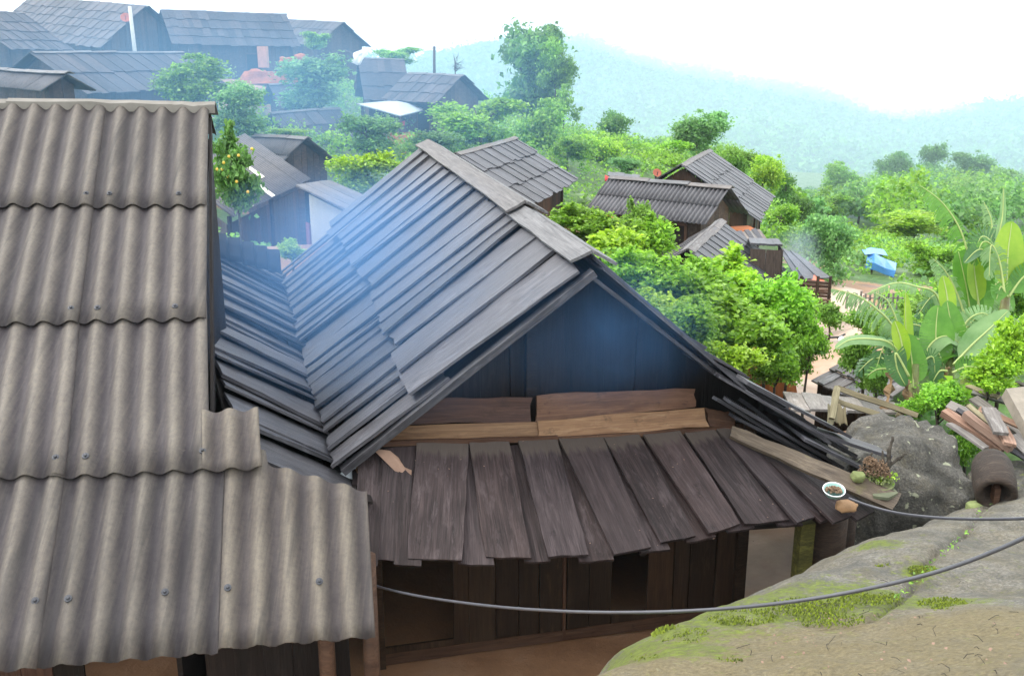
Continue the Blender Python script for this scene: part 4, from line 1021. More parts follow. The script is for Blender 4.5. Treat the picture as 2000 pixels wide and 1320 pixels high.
cloth('hung_cloth', 'bright red cloth by the low roof left of the long corrugated house', [P(1182, 342, 25), P(1190, 346, 24.9), P(1197, 345, 25), P(1181, 354, 25), P(1189, 357, 24.9), P(1196, 353, 25)], M['redcloth'], 'cloth')
cloth('hung_cloth', 'red cloth hanging in the dark under the tin awning', [P(780, 236, 40), P(786, 237, 39.9), P(791, 236, 40), P(781, 247, 40), P(786, 248, 39.9), P(790, 246, 40)], M['redcloth'], 'cloth')
mb = MB(); mb.tube([P(672, 98, 42), P(684, 103, 42), P(692, 118, 42), P(694, 140, 42), P(694, 175, 42)], [.03, .04, .05, .06, .07], 6); tag(mb.build('bent_branch', M['bark'], None, True), 'thin bent branch carrying the white cloth', 'branch')
# low roof scraps near the centre
lr = thing('low_lean_to', 'low dark lean-to roof above the left end of the long corrugated house', 'lean-to', tuple(P(1215, 362, 26)))
a, b, c, d = P(1188, 338, 27), P(1250, 346, 27), P(1246, 354, 25.8), P(1186, 347, 25.8)
quadroof(lr, a, b, c, d, M['shingle'], 4)
plankwall(lr, d - Z * .05, c - Z * .05, d.z - 1.0, 'wallwood', .3)
# dark box-like store and leaning boards beside the orchard house
bx = thing('flat_roofed_store', 'dark blue grey flat roofed store right of the orchard house', 'shed', tuple(P(1495, 540, 19)))
a, b, c, d = P(1462, 470, 20.5), P(1520, 472, 20.5), P(1528, 486, 18.6), P(1466, 483, 18.6)
quadroof(bx, a, b, c, d, M['shingle'], 4, 1, .04, .004, 'roof_board')
plankwall(bx, d - Z * .03, c - Z * .03, d.z - 1.6, 'farwall', .25); plankwall(bx, c - Z * .03, b - Z * .03, d.z - 1.6, 'farwall', .25)
CTRL.append((d.x, d.y, d.z - 1.5)); NOGROW.append((d.x + .3, d.y + .8, 1.4))
lb = thing('leaning_boards', 'grey and pale boards leaning together behind the flat roofed store', 'boards', tuple(P(1470, 478, 21)))
for i in range(6):
    a = P(1444 + i * 7, 452 + (i % 2) * 3 - i, 21.4); b = P(1462 + i * 8, 480, 20.8); plank('board', a, b, .1, .02, M['greywood' if i % 2 else 'shingle'], lb, up=Vector((0, -1, .3)))
# plank pen / wood stack by the path
pen = thing('log_pen', 'stacked log pen wall at the head of the muddy path', 'pen', tuple(P(1590, 605, 18.5)))
for i in range(9):
    y = 603 - i * 6.5; a = P(1552 + random.uniform(-4, 4), y - 4, 18.7); b = P(1622 + random.uniform(-4, 4), y + 3, 18.2); mb = MB(); mb.tube([a, a.lerp(b, .5) + Z * random.uniform(-.01, .01), b], [.03, .034, .028], 7); mb.build('log', M['brown' if i % 3 else 'palewood'], pen, True)
for px in (1560, 1592, 1616): mb = MB(); q = P(px, 612, 18.3); mb.tube([q - Z * .2, q + Z * .72], .03, 6); mb.build('post', M['wallwood'], pen)
NOGROW.append((pen.location.x, pen.location.y, 1.2))
def tarp(name, label, grid, m, cat='tarpaulin'):
    r, c = len(grid), len(grid[0]); V = [q + Vector((0, 0, random.uniform(-.02, .02))) for row in grid for q in row]; k = len(V)
    Fc = [(i * c + j, i * c + j + 1, (i + 1) * c + j + 1, (i + 1) * c + j) for i in range(r - 1) for j in range(c - 1)]
    V2 = V + [v + Vector((.01, .02, -.015)) for v in V]
    return tag(mobj(name, V2, Fc + [tuple(k + i for i in f[::-1]) for f in Fc], m, None, False), label, cat)
tarp('orange_tarp', 'small orange red tarpaulin over the log pen', [[P(1578, 540, 19.2), P(1592, 537, 19.2), P(1606, 542, 19.2)], [P(1574, 551, 18.6), P(1592, 550, 18.5), P(1612, 553, 18.6)]], M['orangetarp'])
rr = thing('smoking_lean_to', 'low dark lean-to roof with smoke beside the log pen', 'lean-to', tuple(P(1560, 545, 19.5)))
quadroof(rr, P(1520, 488, 21.5), P(1556, 498, 21.5), P(1622, 548, 19), P(1556, 553, 18.6), M['shingle'], 5, 1)
# blue tarpaulin shelter
bt_ = thing('blue_tarp_shelter', 'bright blue tarpaulin shelter among the trees on the right', 'shelter', tuple(P(1720, 560, 27)))
def part_sheet(parent, name, grid, m):
    o = tarp(name, None, grid, m, None); o.parent = parent; o.matrix_basis = WM[parent.name].inverted() @ WM[o.name]; return o
part_sheet(bt_, 'roof_sheet', [[P(1683, 489, 28.5), P(1700, 484, 28.7), P(1726, 488, 28.9)], [P(1690, 496, 27.4), P(1708, 495, 27.2), P(1734, 499, 27.4)]], M['bluetarp'])
part_sheet(bt_, 'side_sheet', [[P(1694, 497, 27.5), P(1708, 496, 27.2), P(1730, 506, 26.9), P(1751, 514, 26.6)], [P(1692, 512, 27.4), P(1708, 514, 27.1), P(1729, 524, 26.8), P(1749, 530, 26.5)], [P(1690, 523, 27.5), P(1708, 527, 27.2), P(1728, 535, 26.9), P(1746, 541, 26.6)]], M['bluetarp'])
for px, py in ((1706, 496), (1748, 515)): mb = MB(); q = P(px, py, 27.3); mb.tube([q, q - Z * 1.5], .03, 6); mb.build('pole', M['bark'], bt_)
# picket fence beyond the bananas
pf = thing('picket_fence', 'grey picket fence running behind the banana leaves', 'fence', tuple(P(1720, 600, 16)))
for i in range(12):
    a = P(1655 + i * 9, 572 + i * .4, 16.5 - i * .08); mb = MB(); hgt = random.uniform(.11, .18); mb.box(a - Z * .12, Vector((.016, .004, 0)), Vector((0, .01, 0)), Z * hgt); mb.build('picket', M['greywood'], pf)
mb = MB(); mb.tube([P(1655, 582, 16.55), P(1764, 582, 15.55)], .014, 5); mb.build('rail', M['greywood'], pf)
# lower shingle roof beside the path
lo_ = thing('low_shingle_hut', 'low hut roofed with silver grey shingle courses below the bananas', 'hut', tuple(P(1660, 800, 12)))
TL, TR, BR, BL = P(1692, 688, 13.4), P(1800, 742, 12.2), P(1712, 812, 11.0), P(1582, 752, 11.9)
quadroof(lo_, TL, TR, BR, BL, wood('silver_shingle_wood', (.04, .04, .042), (.11, .105, .108), (.2, .19, .19), .6, .35), 10, 3, .02, .02)
plankwall(lo_, BL + (TL - BL).normalized() * .3 - Z * .05, BR + (TR - BR).normalized() * .3 - Z * .05, BL.z - 1.2, 'wallwood', .22)
CTRL += [(BL.x, BL.y, BL.z - 1.0), (TR.x, TR.y, BL.z - 1.0)]; NOGROW.append((lo_.location.x + .2, lo_.location.y, 1.5))
# plank platform, frame of poles
pl = thing('plank_platform', 'grey plank platform behind the lichen boulder', 'platform', tuple(P(1660, 830, 9.6)))
quadroof(pl, P(1530, 772, 10.4), P(1780, 798, 10.2), P(1800, 822, 9.2), P(1545, 812, 9.2), M['greywood'], 7, 1, .025, .012, 'plank')
for px in (1560, 1700): mb = MB(); q = P(px, 812, 9.4); mb.tube([q - Z * .03, q - Z * 1.2], .05, 6); mb.build('leg', M['wallwood'], pl)
pfm = thing('pole_frame', 'weathered wooden pole frame lying on the plank platform', 'frame', tuple(P(1640, 815, 9.1)))
M['palemoss'] = wood('pale_green_weathered_wood', (.07, .065, .04), (.17, .155, .095), (.28, .26, .17), .8, .2)
for a, b, wd in (((1634, 758), (1790, 812), .05), ((1628, 782), (1720, 812), .045), ((1634, 756), (1622, 818), .05), ((1760, 800), (1752, 816), .045)):
    plank('pole', P(*a, 9.0), P(*b, 8.9), wd, .04, M['palemoss'], pfm, up=Vector((0, -.9, .4)), nx=4, jit=.005)
bsd = thing('split_stump', 'pale split stump beside the pole frame', 'stump', tuple(P(1632, 815, 8.95)))
for i in range(4): plank('splinter', P(1621 + i * 8, 790 + (i % 2) * 8, 8.95), P(1620 + i * 9, 826, 8.95), .045, .04, M['palemoss'], bsd, up=Vector((0, -1, .1)), nx=2, rag=.03)
# pile of split timber at the right edge
pile = []
PL = [((1842, 810), (1955, 885), .075, 8.3, 'palewood', 'pinkish square timber lying lowest at the front of the wood pile', .07), ((1880, 812), (1972, 882), .07, 8.15, 'palewood', 'pinkish timber beside the front one in the wood pile', .06),
      ((1850, 792), (1960, 842), .10, 8.5, 'greywood', 'grey plank on the left side of the wood pile', .03), ((1862, 785), (1985, 850), .09, 8.7, 'palemoss', 'long mossy plank across the back of the wood pile', .03),
      ((1900, 780), (2010, 860), .10, 8.6, 'greywood', 'broad grey plank in the middle of the wood pile', .03), ((1855, 830), (1925, 878), .08, 8.2, 'greywood', 'thin grey board under the pinkish timber', .025),
      ((1900, 768), (2020, 800), .07, 8.9, 'greywood', 'grey plank on the top edge of the wood pile', .03), ((1930, 800), (1955, 850), .12, 8.1, 'greywood', 'short upright offcut leaning in the wood pile', .03), ((1955, 835), (1972, 872), .10, 8.05, 'palewood', 'short reddish offcut standing in the wood pile', .03),
      ((1895, 830), (2030, 905), .09, 8.25, 'greywood', 'lowest grey plank at the right edge of the wood pile', .03), ((1975, 855), (2040, 915), .10, 8.0, 'greywood', 'grey slab end at the right frame edge', .04), ((1890, 755), (1950, 778), .05, 9.0, 'palemoss', 'thin stick poking up left of the pale beam', .02),
      ((1985, 750), (2050, 775), .05, 8.6, 'greywood', 'dark thin branch plank on top of the pale beam', .03),
      ((1868, 800), (1975, 870), .05, 8.35, 'shingle', 'dark lath wedged between the pinkish timbers', .02), ((1890, 792), (1998, 880), .04, 8.3, 'palemoss', 'narrow mossy lath lying across the middle of the wood pile', .02),
      ((1912, 800), (2015, 842), .06, 8.45, 'palewood', 'reddish slat half buried in the middle of the wood pile', .02), ((1920, 850), (2010, 900), .05, 8.1, 'shingle', 'dark slat at the bottom of the wood pile near the mortar', .02)]
for a, b, wd, D, m, lab, th in PL:
    tag(plank('timber', P(*a, D + .25), P(*b, D - .1), wd, th, M[m], None, up=Vector((random.uniform(-.3, .3), -.6, .8)), nx=4, ny=1, jit=.005, rag=.01), lab, 'timber', 'split timber pile')
c0 = P(1968, 765, 8.5); c1 = P(2015, 850, 8.1)
mb = MB(); d = (c1 - c0).normalized(); y = Z.cross(d).normalized(); mb.box((c0 + c1) / 2 + Vector((.05, 0, .0)), d * (c1 - c0).length * .5, Vector((.10, .03, 0)), Vector((0, -.03, .05)))
tag(mb.build('pale_beam', plain('pale_dusty_wood', (.24, .21, .17), .85, .25, 6, bmp=.4)), 'thick pale dusty beam on top of the wood pile', 'beam')
# wooden mortar lying on its side
c = P(1946, 968, 6.8); ax = Vector((.33, .88, .14)).normalized()
mo = thing('wooden_mortar', 'dark hollowed wooden mortar lying against the boulder', 'mortar', tuple(c - Z * .2))
mb = MB(); mb.lathe([(.0, .12), (.05, .11), (.075, .06), (.098, .0), (.125, -.005), (.14, .02), (.148, .2), (.14, .40), (.12, .47), (0, .49)], c, ax, 24); mb.build('body', wood('charred_mortar_wood', (.006, .005, .004), (.020, .014, .010), (.05, .036, .027), .75, .1), mo, True)
mb = MB(); e = c - ax * .012; mb.box(e - Z * .01 + ax * .07, Vector((.02, 0, 0)), Vector((0, .03, .02)), Z * .06); mb.build('block', M['brown'], mo)
blob = lambda name, label, px, py, D, r, m, cat='stone', **k: blob_rock(name, P(px, py, D), r[0], r[1], r[2], label, m, random.uniform(0, 50), 20, .22, cat=cat, **k)
blob('stone', 'rounded mossy stone wedged under the wooden mortar', 1905, 992, 6.9, (.06, .06, .045), M['stonegreen'])
blob('stone', 'tan stone lying on the skirt roof beside the white bowl', 1654, 988, 6.62, (.07, .055, .038), M['stone'])
blob('stone', 'green mossy stone on the corner plank beside the potted root', 1676, 931, 6.78, (.045, .045, .035), M['stonegreen'])
# enamel bowl of moss
q = P(1628, 962, 6.6); bo = thing('enamel_bowl', 'white rimmed enamel bowl of dry roots on the skirt roof', 'bowl', tuple(q - Z * .03)); bx_ = Vector((-.05, -.30, .95)).normalized()
mb = MB(); mb.lathe([(0, -.03), (.038, -.03), (.062, .0), (.070, .024), (.074, .027), (.074, .030), (.067, .028), (.055, .0), (0, -.01)], q, bx_, 28); mb.build('bowl', M['enamel_green'], bo, True)
mb = MB(); mb.lathe([(.069, .0285), (.0745, .0275), (.0765, .030), (.0745, .033), (.07, .032), (.069, .0285)], q, bx_, 28); mb.build('rim', M['enamel'], bo, True)
def fuzz(c, r, n, m, name, parent, sz=.014, flat=.7):
    mb = MB()
    for i in range(n):
        d = Vector((random.gauss(0, 1), random.gauss(0, 1), abs(random.gauss(0, 1)) * .8)).normalized() * r * random.random() ** .4; d.z *= flat
        p = c + d; s_ = sz * random.uniform(.6, 1.3)
        a = Vector([random.gauss(0, 1) for _ in range(3)]).normalized() * s_; b = a.cross(Vector((.3, .5, .8))).normalized() * s_ * .7; e = a.cross(b).normalized() * s_ * .6
        mb.add([p + a, p - a, p + b, p - b, p + e, p - e], [(0, 2, 4), (2, 1, 4), (1, 3, 4), (3, 0, 4), (2, 0, 5), (1, 2, 5), (3, 1, 5), (0, 3, 5)])
    return mb.build(name, m, parent)
fuzz(q + bx_ * .018, .056, 130, M['rootball'], 'dry_roots', bo, .014, .45)
# potted gnarled root on a slate
q = P(1712, 943, 6.85); pt = thing('potted_root', 'gnarled root bonsai in a mossy pot on the roof corner', 'potted plant', tuple(q - Z * .08))
mb = MB(); mb.lathe([(0, -.07), (.07, -.07), (.105, -.02), (.118, .02), (.122, .022), (.112, .026), (.09, .01), (0, .015)], q, Vector((.05, -.2, .97)).normalized(), 24); mb.build('pot', M['mosspot'], pt, True)
fuzz(q + Z * .03, .10, 120, M['stonegreen'], 'moss', pt, .015, .5)
for dx_, dz_, rr__ in ((-.05, .08, .085), (.0, .11, .07), (-.06, .15, .05), (.03, .06, .07)):
    fuzz(q + Z * dz_ + Vector((dx_, 0, 0)), rr__, 230, M['rootball'], 'root_ball', pt, .009, 1.0)
mb = MB()
for pts, r in (([(1722, 935), (1735, 900), (1738, 878), (1744, 852)], .022), ([(1730, 915), (1748, 898), (1762, 892), (1771, 886)], .015), ([(1700, 935), (1702, 905), (1700, 884)], .02), ([(1690, 930), (1684, 910), (1690, 900)], .018), ([(1715, 930), (1726, 900), (1727, 880)], .017)):
    PP = []
    for i, (x, y) in enumerate(pts):
        PP.append(P(x + random.uniform(-2, 2), y, 6.85))
    dense = [PP[0].lerp(PP[-1], 0)]
    for i in range(len(PP) - 1):
        for k in range(1, 5): dense.append(PP[i].lerp(PP[i + 1], k / 4) + Vector((random.uniform(-1, 1), random.uniform(-1, 1), random.uniform(-1, 1))) * .006)
    mb.tube(dense, [r * (1 - .6 * i / len(dense)) * random.uniform(.75, 1.3) for i in range(len(dense))], 7)
mb.build('root_stems', M['twig'], pt, True)
pts = leaf_mesh('sprouts', np.array([tuple(q + Vector((random.uniform(-.02, .13), random.uniform(-.08, .06), random.uniform(.02, .07)))) for _ in range(90)]), .03, M['leaf_lime'], seed=4)
o = add('sprouts', pts, pt)
sl = [onz(1698, 950, -2.83), onz(1742, 948, -2.83), onz(1754, 962, -2.83), onz(1735, 972, -2.83), onz(1706, 968, -2.83)]
scrap([v for v in sl], plain('dark_slab', (.09, .10, .06), .85, .3, 8, bmp=.4), 'slate_slab', pt, .02)

# ------------------------------------------------------------------ cables
def cable(label, pts, r, m):
    PP = [P(*q) for q in pts]; C = []
    for i in range(len(PP) - 1):
        p0, p1, p2, p3 = PP[max(0, i - 1)], PP[i], PP[i + 1], PP[min(len(PP) - 1, i + 2)]
        for k in range(10):
            t = k / 10; C.append(.5 * ((2 * p1) + (-p0 + p2) * t + (2 * p0 - 5 * p1 + 4 * p2 - p3) * t * t + (-p0 + 3 * p1 - 3 * p2 + p3) * t ** 3))
    C.append(PP[-1]); mb = MB(); mb.tube(C, r, 8); return tag(mb.build('cable', m, None, True), label, 'cable', 'black cables')
M['cable'] = plain('grey_black_cable_sheath', (.055, .055, .065), .32, .15, 20, bmp=0, spec=.6)
cable('long sagging cable crossing in front of the dark wall and mossy boulder', [(650, 1112, 6.1), (700, 1133, 5.85), (800, 1160, 5.4), (950, 1182, 4.9), (1100, 1193, 4.5), (1250, 1195, 4.2), (1400, 1189, 3.95), (1550, 1174, 3.7), (1700, 1148, 3.5), (1850, 1110, 3.3), (2000, 1050, 3.1), (2150, 970, 2.9)], .0075, M['cable'])
cable('upper cable running from the skirt roof corner past the wooden mortar', [(1658, 973, 6.55), (1690, 985, 6.4), (1740, 999, 6.2), (1800, 1008, 5.9), (1880, 1013, 5.6), (2000, 1012, 5.2), (2150, 1000, 4.8)], .0095, M['cable'])

# ------------------------------------------------------------------ banana plants
def banana_mat(name, c1, c2):
    m, nt, b = mk(name); n = noise_n(nt, coords(nt, 'Object', (1, 1, 1), True), 5, 4, .6)
    c = ramp(nt, n, [(.3, c1), (.7, c2)]); nt.links.new(c, b.inputs['Base Color']); b.inputs['Roughness'].default_value = .4
    t = nt.nodes.new('ShaderNodeBsdfTranslucent'); nt.links.new(c, t.inputs[0]); mx = nt.nodes.new('ShaderNodeMixShader'); mx.inputs[0].default_value = .42
    nt.links.new(b.outputs[0], mx.inputs[1]); nt.links.new(t.outputs[0], mx.inputs[2]); nt.links.new(mx.outputs[0], nt.nodes['Material Output'].inputs[0]); return m
M['ban'] = banana_mat('banana_leaf', (.08, .24, .025), (.17, .39, .05)); M['ban_y'] = banana_mat('young_banana_leaf', (.22, .40, .02), (.34, .50, .04))
M['ban_d'] = banana_mat('dark_banana_leaf', (.045, .14, .04), (.09, .22, .06)); M['ban_p'] = banana_mat('pale_banana_leaf', (.13, .27, .08), (.25, .40, .16))
M['rib'] = plain('banana_midrib', (.34, .42, .14), .5, .15, 6)
def spline(PP, n):
    C = []
    for i in range(len(PP) - 1):
        p0, p1, p2, p3 = PP[max(0, i - 1)], PP[i], PP[i + 1], PP[min(len(PP) - 1, i + 2)]
        for k in range(n):
            t = k / n; C.append(.5 * ((2 * p1) + (-p0 + p2) * t + (2 * p0 - 5 * p1 + 4 * p2 - p3) * t * t + (-p0 + 3 * p1 - 3 * p2 + p3) * t ** 3))
    return C + [PP[-1]]
def bleaf(root, pts, D, wpx, m, torn=0.0, face=Vector((0, -1, .35)), fold=.25, dD=0.0, start=.12):
    n = len(pts); PP = [P(x, y, D + dD * i / (n - 1)) for i, (x, y) in enumerate(pts)]
    C = spline(PP, 16 if torn else 8); N_ = len(C); W = wpx / F * D / 2 * 1.22
    V = []; Fc = []
    prof = lambda t: 0 if t < start else max(.02, math.sin(math.pi * min(1, ((t - start) / (1 - start)) ** .75)) ** .6) if t < .999 else .02
    for side in (-1, 1):
        for i in range(N_ - 1):
            t = i / (N_ - 1); t2 = (i + 1) / (N_ - 1)
            if t2 <= start: continue
            d = (C[i + 1] - C[i]).normalized(); y = d.cross(face).normalized() * side; nn = y.cross(d).normalized() * side
            if torn and random.random() < torn * .25: continue
            dr = fold * random.uniform(.7, 1.3) if torn else fold
            gap = .18 * torn
            a, b = C[i], C[i + 1]; o1 = a.lerp(b, gap / 2); o2 = a.lerp(b, 1 - gap / 2)
            w1, w2 = W * prof(t) * (random.uniform(.7, 1.05) if torn else 1), W * prof(t2) * (random.uniform(.7, 1.05) if torn else 1)
            sl = d * W * (.35 if torn else .12)
            k = len(V); q = -Z * dr if torn else face * dr * .6
            V += [a, b, a.lerp(o1, 1) + y * w1 * .55 + q * w1 * .25 + sl * .5, b.lerp(o2, 1) + y * w2 * .55 + q * w2 * .25 + sl * .5, o1 + y * w1 + q * w1 + sl, o2 + y * w2 + q * w2 + sl]
            Fc += [(k, k + 1, k + 3, k + 2), (k + 2, k + 3, k + 5, k + 4)]
    o = mobj('leaf', V, Fc, m, root, not torn)
    mb = MB(); mb.tube(C, [.016 * (1 - .8 * i / N_) for i in range(N_)], 5); mb.build('midrib', M['rib'], o, True)
def bananaplant(label, base, D, zdrop, leaves, dead=()):
    b = P(*base, D); root = thing('banana_plant', label, 'banana plant', tuple(b - Z * zdrop), 'banana plants')
    mb = MB(); mb.tube([b - Z * (zdrop + .1), b - Z * zdrop * .4 + Vector((.02, 0, 0)), b + Z * .25], [.085, .075, .03], 10); mb.build('stem', M['stalk'], root, True)
    for a in leaves: bleaf(root, *a)
    rl = random.Random(int(base[0]))
    for i in range(7):
        side = -1 if i % 2 else 1; ln_ = rl.uniform(60, 115); rise = rl.uniform(25, 95); x0, y0 = base[0], base[1] - 10
        bleaf(root, [(x0, y0 + 15), (x0 + side * ln_ * .35, y0 - rise * .75), (x0 + side * ln_ * .75, y0 - rise), (x0 + side * ln_ * rl.uniform(.95, 1.15), y0 - rise * rl.uniform(.3, .85))], D + rl.uniform(.1, .7), rl.uniform(30, 46), (M['ban'], M['ban_d'], M['ban_p'], M['ban'])[i % 4], rl.choice((0, .4, .8)), Vector((0, -.6, .9)), rl.uniform(.1, .6))
    for pts, wd in dead:
        PP = [P(x, y, D - .12) for x, y in pts]; V = []; Fc = []
        C = spline(PP, 6)
        for i, c in enumerate(C):
            w_ = wd / F * D / 2 * (.5 + .5 * math.sin(i * 1.3)) + .006; V += [c - Vector((w_, random.uniform(-.03, .03), 0)), c + Vector((0, -.05, 0)), c + Vector((w_, random.uniform(-.03, .03), 0))]
        for i in range(len(C) - 1):
            for k in (0, 1): Fc.append((i * 3 + k, i * 3 + k + 1, i * 3 + 4 + k, i * 3 + 3 + k))
        mobj('dead_leaf', V, Fc, M['deadleaf'], root)
    return root
M['ban_y'] = M['ban_y']; B = M['ban']; By = M['ban_y']; Bd = M['ban_d']; Bp = M['ban_p']
bananaplant('nearest banana plant with rolled lime spear leaf and brown dead leaves', (1783, 758), 9.6, .75,
    [([(1783, 758), (1782, 715), (1774, 655)], 9.55, 46, B), ([(1774, 725), (1769, 650), (1768, 572)], 9.65, 22, By, 0, Vector((.5, -1, .2)), .8), ([(1768, 720), (1760, 665), (1748, 628)], 9.5, 26, By, 0, Vector((-.3, -1, .2)), .5),
     ([(1778, 720), (1740, 672), (1700, 662), (1660, 664), (1632, 680)], 9.6, 24, Bp, 0, Vector((0, -.6, 1)), -.3, -.5), ([(1775, 735), (1750, 690), (1752, 720), (1768, 752)], 9.4, 36, Bd, 0, Vector((0, -1, .3)), .1), ([(1786, 745), (1806, 705), (1822, 698), (1826, 728)], 9.7, 30, Bd),
     ([(1780, 720), (1745, 640), (1710, 602), (1672, 577), (1632, 566)], 10.0, 46, Bp, .9, Vector((0, -.7, 1)), 1.0), ([(1785, 730), (1756, 640), (1735, 590), (1712, 574)], 10.2, 40, Bp, .9, Vector((0, -.7, 1)), .9)],
    [([(1742, 725), (1736, 760), (1728, 800)], 22), ([(1768, 740), (1772, 770), (1776, 805)], 18)])
bananaplant('middle banana plant with broad upright bright green paddle leaves', (1853, 716), 10.2, .85,
    [([(1850, 730), (1830, 680), (1828, 640), (1832, 600)], 10.1, 58, B), ([(1856, 725), (1860, 660), (1850, 590)], 10.25, 46, B), ([(1856, 640), (1850, 580), (1842, 540)], 10.4, 26, By, 0, Vector((-.2, -1, .2)), .2),
     ([(1862, 712), (1900, 672), (1935, 640), (1968, 608)], 10.0, 44, Bp, 0, Vector((-.3, -.8, .6)), .1), ([(1862, 715), (1890, 690), (1925, 700)], 10.1, 34, Bd), ([(1860, 728), (1890, 716), (1930, 722)], 9.9, 36, B), ([(1850, 725), (1835, 725), (1822, 745)], 10.0, 34, Bd),
     ([(1855, 690), (1832, 582), (1790, 560), (1748, 553), (1698, 572)], 10.6, 26, Bp, .35, Vector((0, -.5, 1)), .5)],
    [([(1845, 715), (1848, 745), (1852, 775)], 24)])
bananaplant('tall banana plant with long torn leaves behind the others', (1898, 650), 11.6, 1.5,
    [([(1899, 655), (1890, 575), (1872, 492)], 11.5, 46, B), ([(1903, 655), (1912, 570), (1916, 476)], 11.6, 48, B), ([(1912, 600), (1905, 545), (1900, 500)], 11.4, 34, By, 0, Vector((.2, -1, .2)), .3), ([(1892, 640), (1868, 570), (1845, 528), (1822, 506)], 11.3, 34, Bp, .8, Vector((-.3, -.8, .8)), .8),
     ([(1905, 560), (1880, 460), (1842, 398), (1796, 362)], 11.9, 38, B, 1.0, Vector((-.2, -.8, .8)), 1.0), ([(1915, 560), (1935, 470), (1936, 430), (1922, 396)], 11.8, 32, Bp, 1.0, Vector((.2, -.8, .6)), .9), ([(1893, 650), (1874, 610), (1870, 640)], 11.3, 30, Bp, .6)])
bananaplant('right hand banana plant with one big glossy lime paddle leaf', (1966, 560), 11.0, 1.9,
    [([(1966, 575), (1968, 500), (1976, 436)], 10.9, 54, By, 0, Vector((.1, -1, .2)), .12), ([(1972, 570), (1992, 510), (1998, 470)], 11.0, 44, B), ([(1966, 560), (1950, 480), (1958, 420), (1960, 368)], 11.3, 12, Bp), ([(1962, 570), (1952, 510), (1936, 480), (1932, 540)], 10.8, 36, Bp, .8, Vector((-.4, -.8, .4)), .6),
     ([(1968, 580), (1955, 560), (1946, 585)], 10.8, 34, B), ([(1970, 580), (2000, 540), (2040, 520)], 10.9, 40, B)])

# ------------------------------------------------------------------ parked motorbike on the path
q = P(1607, 716, 17.0)
mbk = thing('motorbike', 'parked dark motorbike with white panels half hidden by the path trees', 'motorbike', tuple(q))
fwd = Vector((.55, -.83, 0)); sd2 = Vector((.83, .55, 0)); k_ = .62
def T3(a, b, c): return q + fwd * (a * k_) + sd2 * (b * k_) + Z * (c * k_)
for a in (-.62, .62):
    mb = MB(); mb.lathe([(.20 * k_, -.03), (.29 * k_, -.05 * k_), (.31 * k_, 0), (.29 * k_, .05 * k_), (.20 * k_, .03), (.20 * k_, -.03)], T3(a, 0, .3), sd2, 18); wv_ = mb.build('wheel', M['black'], mbk, True)
    mb = MB(); mb.lathe([(.20 * k_, -.02), (.20 * k_, .02), (.03, .02), (.03, -.02), (.20 * k_, -.02)], T3(a, 0, .3), sd2, 14); mb.build('rim', M['steel'], wv_)
mb = MB(); mb.tube([T3(.62, 0, .3), T3(.5, 0, .75), T3(.45, 0, 1.0)], .03, 6); mb.build('fork', M['steel'], mbk)
mb = MB(); mb.tube([T3(.40, -.32, 1.0), T3(.46, 0, .98), T3(.40, .32, 1.0)], .018, 6); mb.build('handlebar', M['black'], mbk)
mb = MB(); mb.tube([T3(.42, 0, .72), T3(.1, 0, .62), T3(-.3, 0, .66), T3(-.7, 0, .72)], [.09, .11, .12, .06], 8); mb.build('body', M['enamel'], mbk, True)
mb = MB(); mb.tube([T3(.05, 0, .74), T3(-.3, 0, .78), T3(-.7, 0, .8)], [.05, .08, .06], 8); mb.build('seat', M['black'], mbk, True)
mb = MB(); mb.tube([T3(.5, 0, .9), T3(.6, 0, .88)], [.08, .06], 10); mb.build('headlight', M['enamel'], mbk, True)

# ------------------------------------------------------------------ terrain
extra = [(1640, 650, 21), (1640, 600, 24), (1605, 725, 17), (1590, 760, 14.5), (1560, 640, 16), (1500, 740, 12.5), (1400, 700, 12.5), (1300, 640, 13), (1200, 560, 15), (1130, 400, 24), (1150, 360, 28), (1100, 300, 36), (1060, 260, 44), (1000, 300, 34), (900, 300, 34), (930, 270, 40),
         (1250, 330, 38), (1300, 310, 46), (1400, 352, 44), (1480, 405, 46), (1560, 480, 38), (1540, 520, 26), (1620, 560, 24), (1650, 540, 27), (1740, 560, 26), (1740, 580, 22), (1700, 620, 18), (1780, 640, 14), (1850, 700, 12.5), (1950, 700, 12), (2000, 640, 14), (2000, 520, 26), (1800, 512, 38), (1650, 500, 50), (1950, 505, 46),
         (1900, 800, 9.6), (1780, 815, 10.2), (1700, 815, 10.6), (1990, 830, 9.2), (2150, 760, 9), (2300, 800, 6), (2200, 600, 16),
         (1560, 475, 70), (1700, 458, 75), (1900, 452, 75), (2100, 450, 75), (1600, 440, 105), (1800, 428, 105), (2000, 425, 105), (2300, 420, 110), (1500, 430, 150), (1800, 412, 160), (2200, 405, 160), (1300, 385, 120), (1100, 250, 110), (1200, 315, 80), (1000, 200, 80),
         (700, 190, 62), (850, 190, 60), (950, 190, 60), (600, 150, 75), (300, 150, 85), (0, 140, 85), (-400, 150, 80), (-300, 180, 40), (-400, 260, 22), (900, 170, 110), (500, 170, 130), (0, 170, 140), (-600, 170, 140),
         (740, 400, 20), (700, 460, 17), (620, 490, 16), (760, 330, 27), (660, 340, 27), (480, 480, 17), (850, 420, 20), (450, 230, 33), (560, 260, 31), (350, 210, 32), (500, 160, 44), (420, 150, 45), (640, 230, 38), (780, 320, 30), (-200, 500, 14), (100, 400, 15)]
CTRL += [tuple(P(*e)) for e in extra]
CTRL += [(-9, 2, GROUND), (-6, -4, GROUND), (0, -5, -2.6), (5, -5, -2.2), (8, 0, -2.8), (7, 5, -3.6), (-12, 8, -4.2), (3.2, 7.2, -4.3), (4.5, 7.6, -4.1), (30, -6, -4), (-40, -6, -4), (60, 20, -8), (-60, 20, -4)]
C_ = np.array(CTRL)
